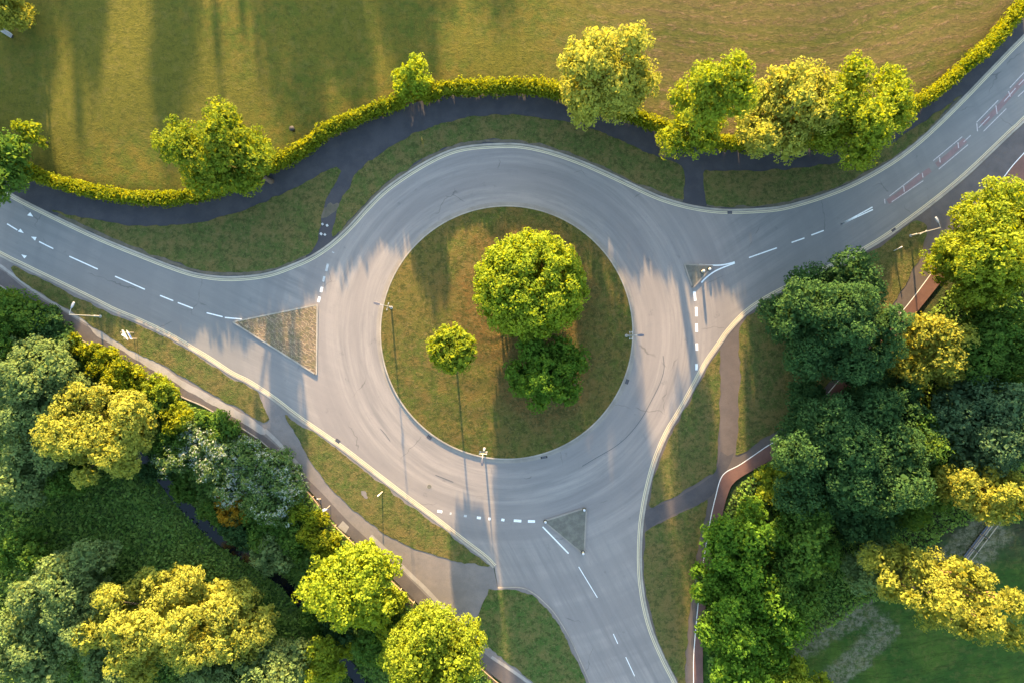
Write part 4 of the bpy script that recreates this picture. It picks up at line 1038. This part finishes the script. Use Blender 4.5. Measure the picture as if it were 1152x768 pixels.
belt(478, 88, 44, 15, 108, 1.5, .7); belt(560, 15, 26, 14, 109, 1.5, .7); belt(26, 250, 40, 15, 110, 1.5, .7)

# ------------------------------------------------------------------ hedges
def hedge(line, h, w, label, seed, kind='hedge', gaps=()):
    rg = np.random.default_rng(seed); P = resample(line, .42); O = np.array(P); x0, y0 = P[0]
    T = np.gradient(O, axis=0); T /= np.linalg.norm(T, axis=1, keepdims=True); Nn = np.stack([-T[:, 1], T[:, 0]], 1)
    Cs, Rs = [], []
    ar = np.arange(len(P)); hv = 1 + .06 * np.sin(ar * .31 + seed) + .07 * np.sin(ar * .083 + 2 * seed) + .05 * np.sin(ar * .71) + .035 * rg.normal(size=len(P))
    for i in range(len(P)):
        for s_, z_ in ((-.36, .25), (.36, .25), (-.36, .6), (.36, .6), (-.28, .88), (0, .92), (.28, .88)):
            c = O[i] + Nn[i] * s_ * w * hv[i] + rg.normal(size=2) * .1
            Cs.append((c[0] - x0, c[1] - y0, z_ * h * hv[i])); Rs.append(.34 * rg.uniform(.8, 1.3))
    Cs = np.array(Cs); Rs = np.array(Rs)
    n_each = 17
    ii = np.repeat(np.arange(len(Cs)), n_each); N = len(ii)
    d = rg.normal(size=(N, 3)); d /= np.linalg.norm(d, axis=1, keepdims=True)
    pos = Cs[ii] + d * (Rs[ii] * rg.uniform(.7, 1.15, N))[:, None]
    nr = d + rg.normal(size=(N, 3)) * .5; nr /= np.linalg.norm(nr, axis=1, keepdims=True)
    u = np.cross(nr, rg.normal(size=(N, 3))); u /= np.linalg.norm(u, axis=1, keepdims=True); v = np.cross(nr, u)
    s = .24 * rg.uniform(.6, 1.25, N)[:, None]
    V = np.stack([pos - u * s * .6, pos - v * s * .42, pos + u * s * .6, pos + v * s * .42], 1).reshape(-1, 3)
    q = np.array([(p[0] - x0, p[1] - y0, z) for p in P for z in (.2 * h, .45 * h, .72 * h)]); V = np.vstack([V, core(rg, q, np.full(len(q), .75), .6)])
    e = empty('hedge', (x0, y0, .05), label, 'hedge', 'hedges between the field and the footpath')
    leaf_obj('foliage', V, LM[kind], e); TOTAL[0] += N
hl = spline(HEDGE, 4)
hedge(to_w([p for p in hl if 34 <= p[0] <= 452]), 2.9, 1.8, 'long clipped hedge with a bright yellow top, west of the small rounded tree', 1)
hedge(to_w([p for p in hl if 478 <= p[0] <= 1150]), 3.2, 1.8, 'long clipped hedge running from the small rounded tree to the top right corner', 2)
hedge(to_w([p for p in hl if -140 <= p[0] <= 14]), 2.5, 1.8, 'short end of clipped hedge at the left edge behind the shaded tree', 3)

# ------------------------------------------------------------------ undergrowth (uncountable)
def cover(name, px_poly, n, kind, label, seed, s=.36, hmax=.9, cat='undergrowth', dens=0.30, avoid_stream=True):
    rg = np.random.default_rng(seed); P = np.array(to_w(px_poly)); lo, hi = P.min(0), P.max(0)
    X = rg.uniform(lo[0], hi[0], n * 2); Y = rg.uniform(lo[1], hi[1], n * 2)
    k = inside(X, Y, P) & ~inside(X, Y, CORR)
    pat = np.sin(X * 3.3 + 2.2 * np.sin(Y * 1.3) + .7 * Y) * np.sin(Y * 2.9 + 2.5 * np.sin(X * 1.1) - .6 * X) * .35 + np.sin(X * 1.0 + 2 * np.sin(Y * .5)) * np.sin(Y * .8 + 1.5 * np.sin(X * .4)) * .15 + .5
    k &= rg.uniform(size=n * 2) < dens + (1 - dens) * pat
    if avoid_stream: k &= seg_dist(X, Y, STR_w) > .55
    X, Y, pat = X[k], Y[k], pat[k]; Z = terrain(X, Y) + rg.uniform(0, 1, len(X)) ** 1.5 * hmax * (.3 + pat)
    pos = np.stack([X, Y, Z], 1); N = len(X)
    nr = rg.normal(size=(N, 3)) * .8 + np.array([0, 0, .6]); nr /= np.linalg.norm(nr, axis=1, keepdims=True)
    u = np.cross(nr, rg.normal(size=(N, 3))); u /= np.linalg.norm(u, axis=1, keepdims=True); v = np.cross(nr, u)
    q = s * rg.uniform(.5, 1.3, N)[:, None]
    V = np.stack([pos - u * q * .6, pos - v * q * .4, pos + u * q * .6, pos + v * q * .4], 1).reshape(-1, 3)
    o = leaf_obj(name, V, LM[kind]); tag(o, label, cat, kind='stuff'); TOTAL[0] += N
cover('undergrowth', [(-60, 280), (60, 362), (182, 436), (300, 500), (380, 592), (560, 770), (560, 800), (-60, 800)], 170000, 'cover', 'dark green rough grass and weeds covering the valley beside the stream', 1)
cover('undergrowth', [(800, 600), (830, 545), (880, 505), (1000, 400), (1180, 200), (1200, 590), (1090, 585), (1060, 600), (1000, 660), (940, 700), (880, 740), (800, 800), (792, 700)], 80000, 'cover', 'dark undergrowth on the floor of the eastern wood', 2, avoid_stream=False)
print('leaf quads', TOTAL[0])
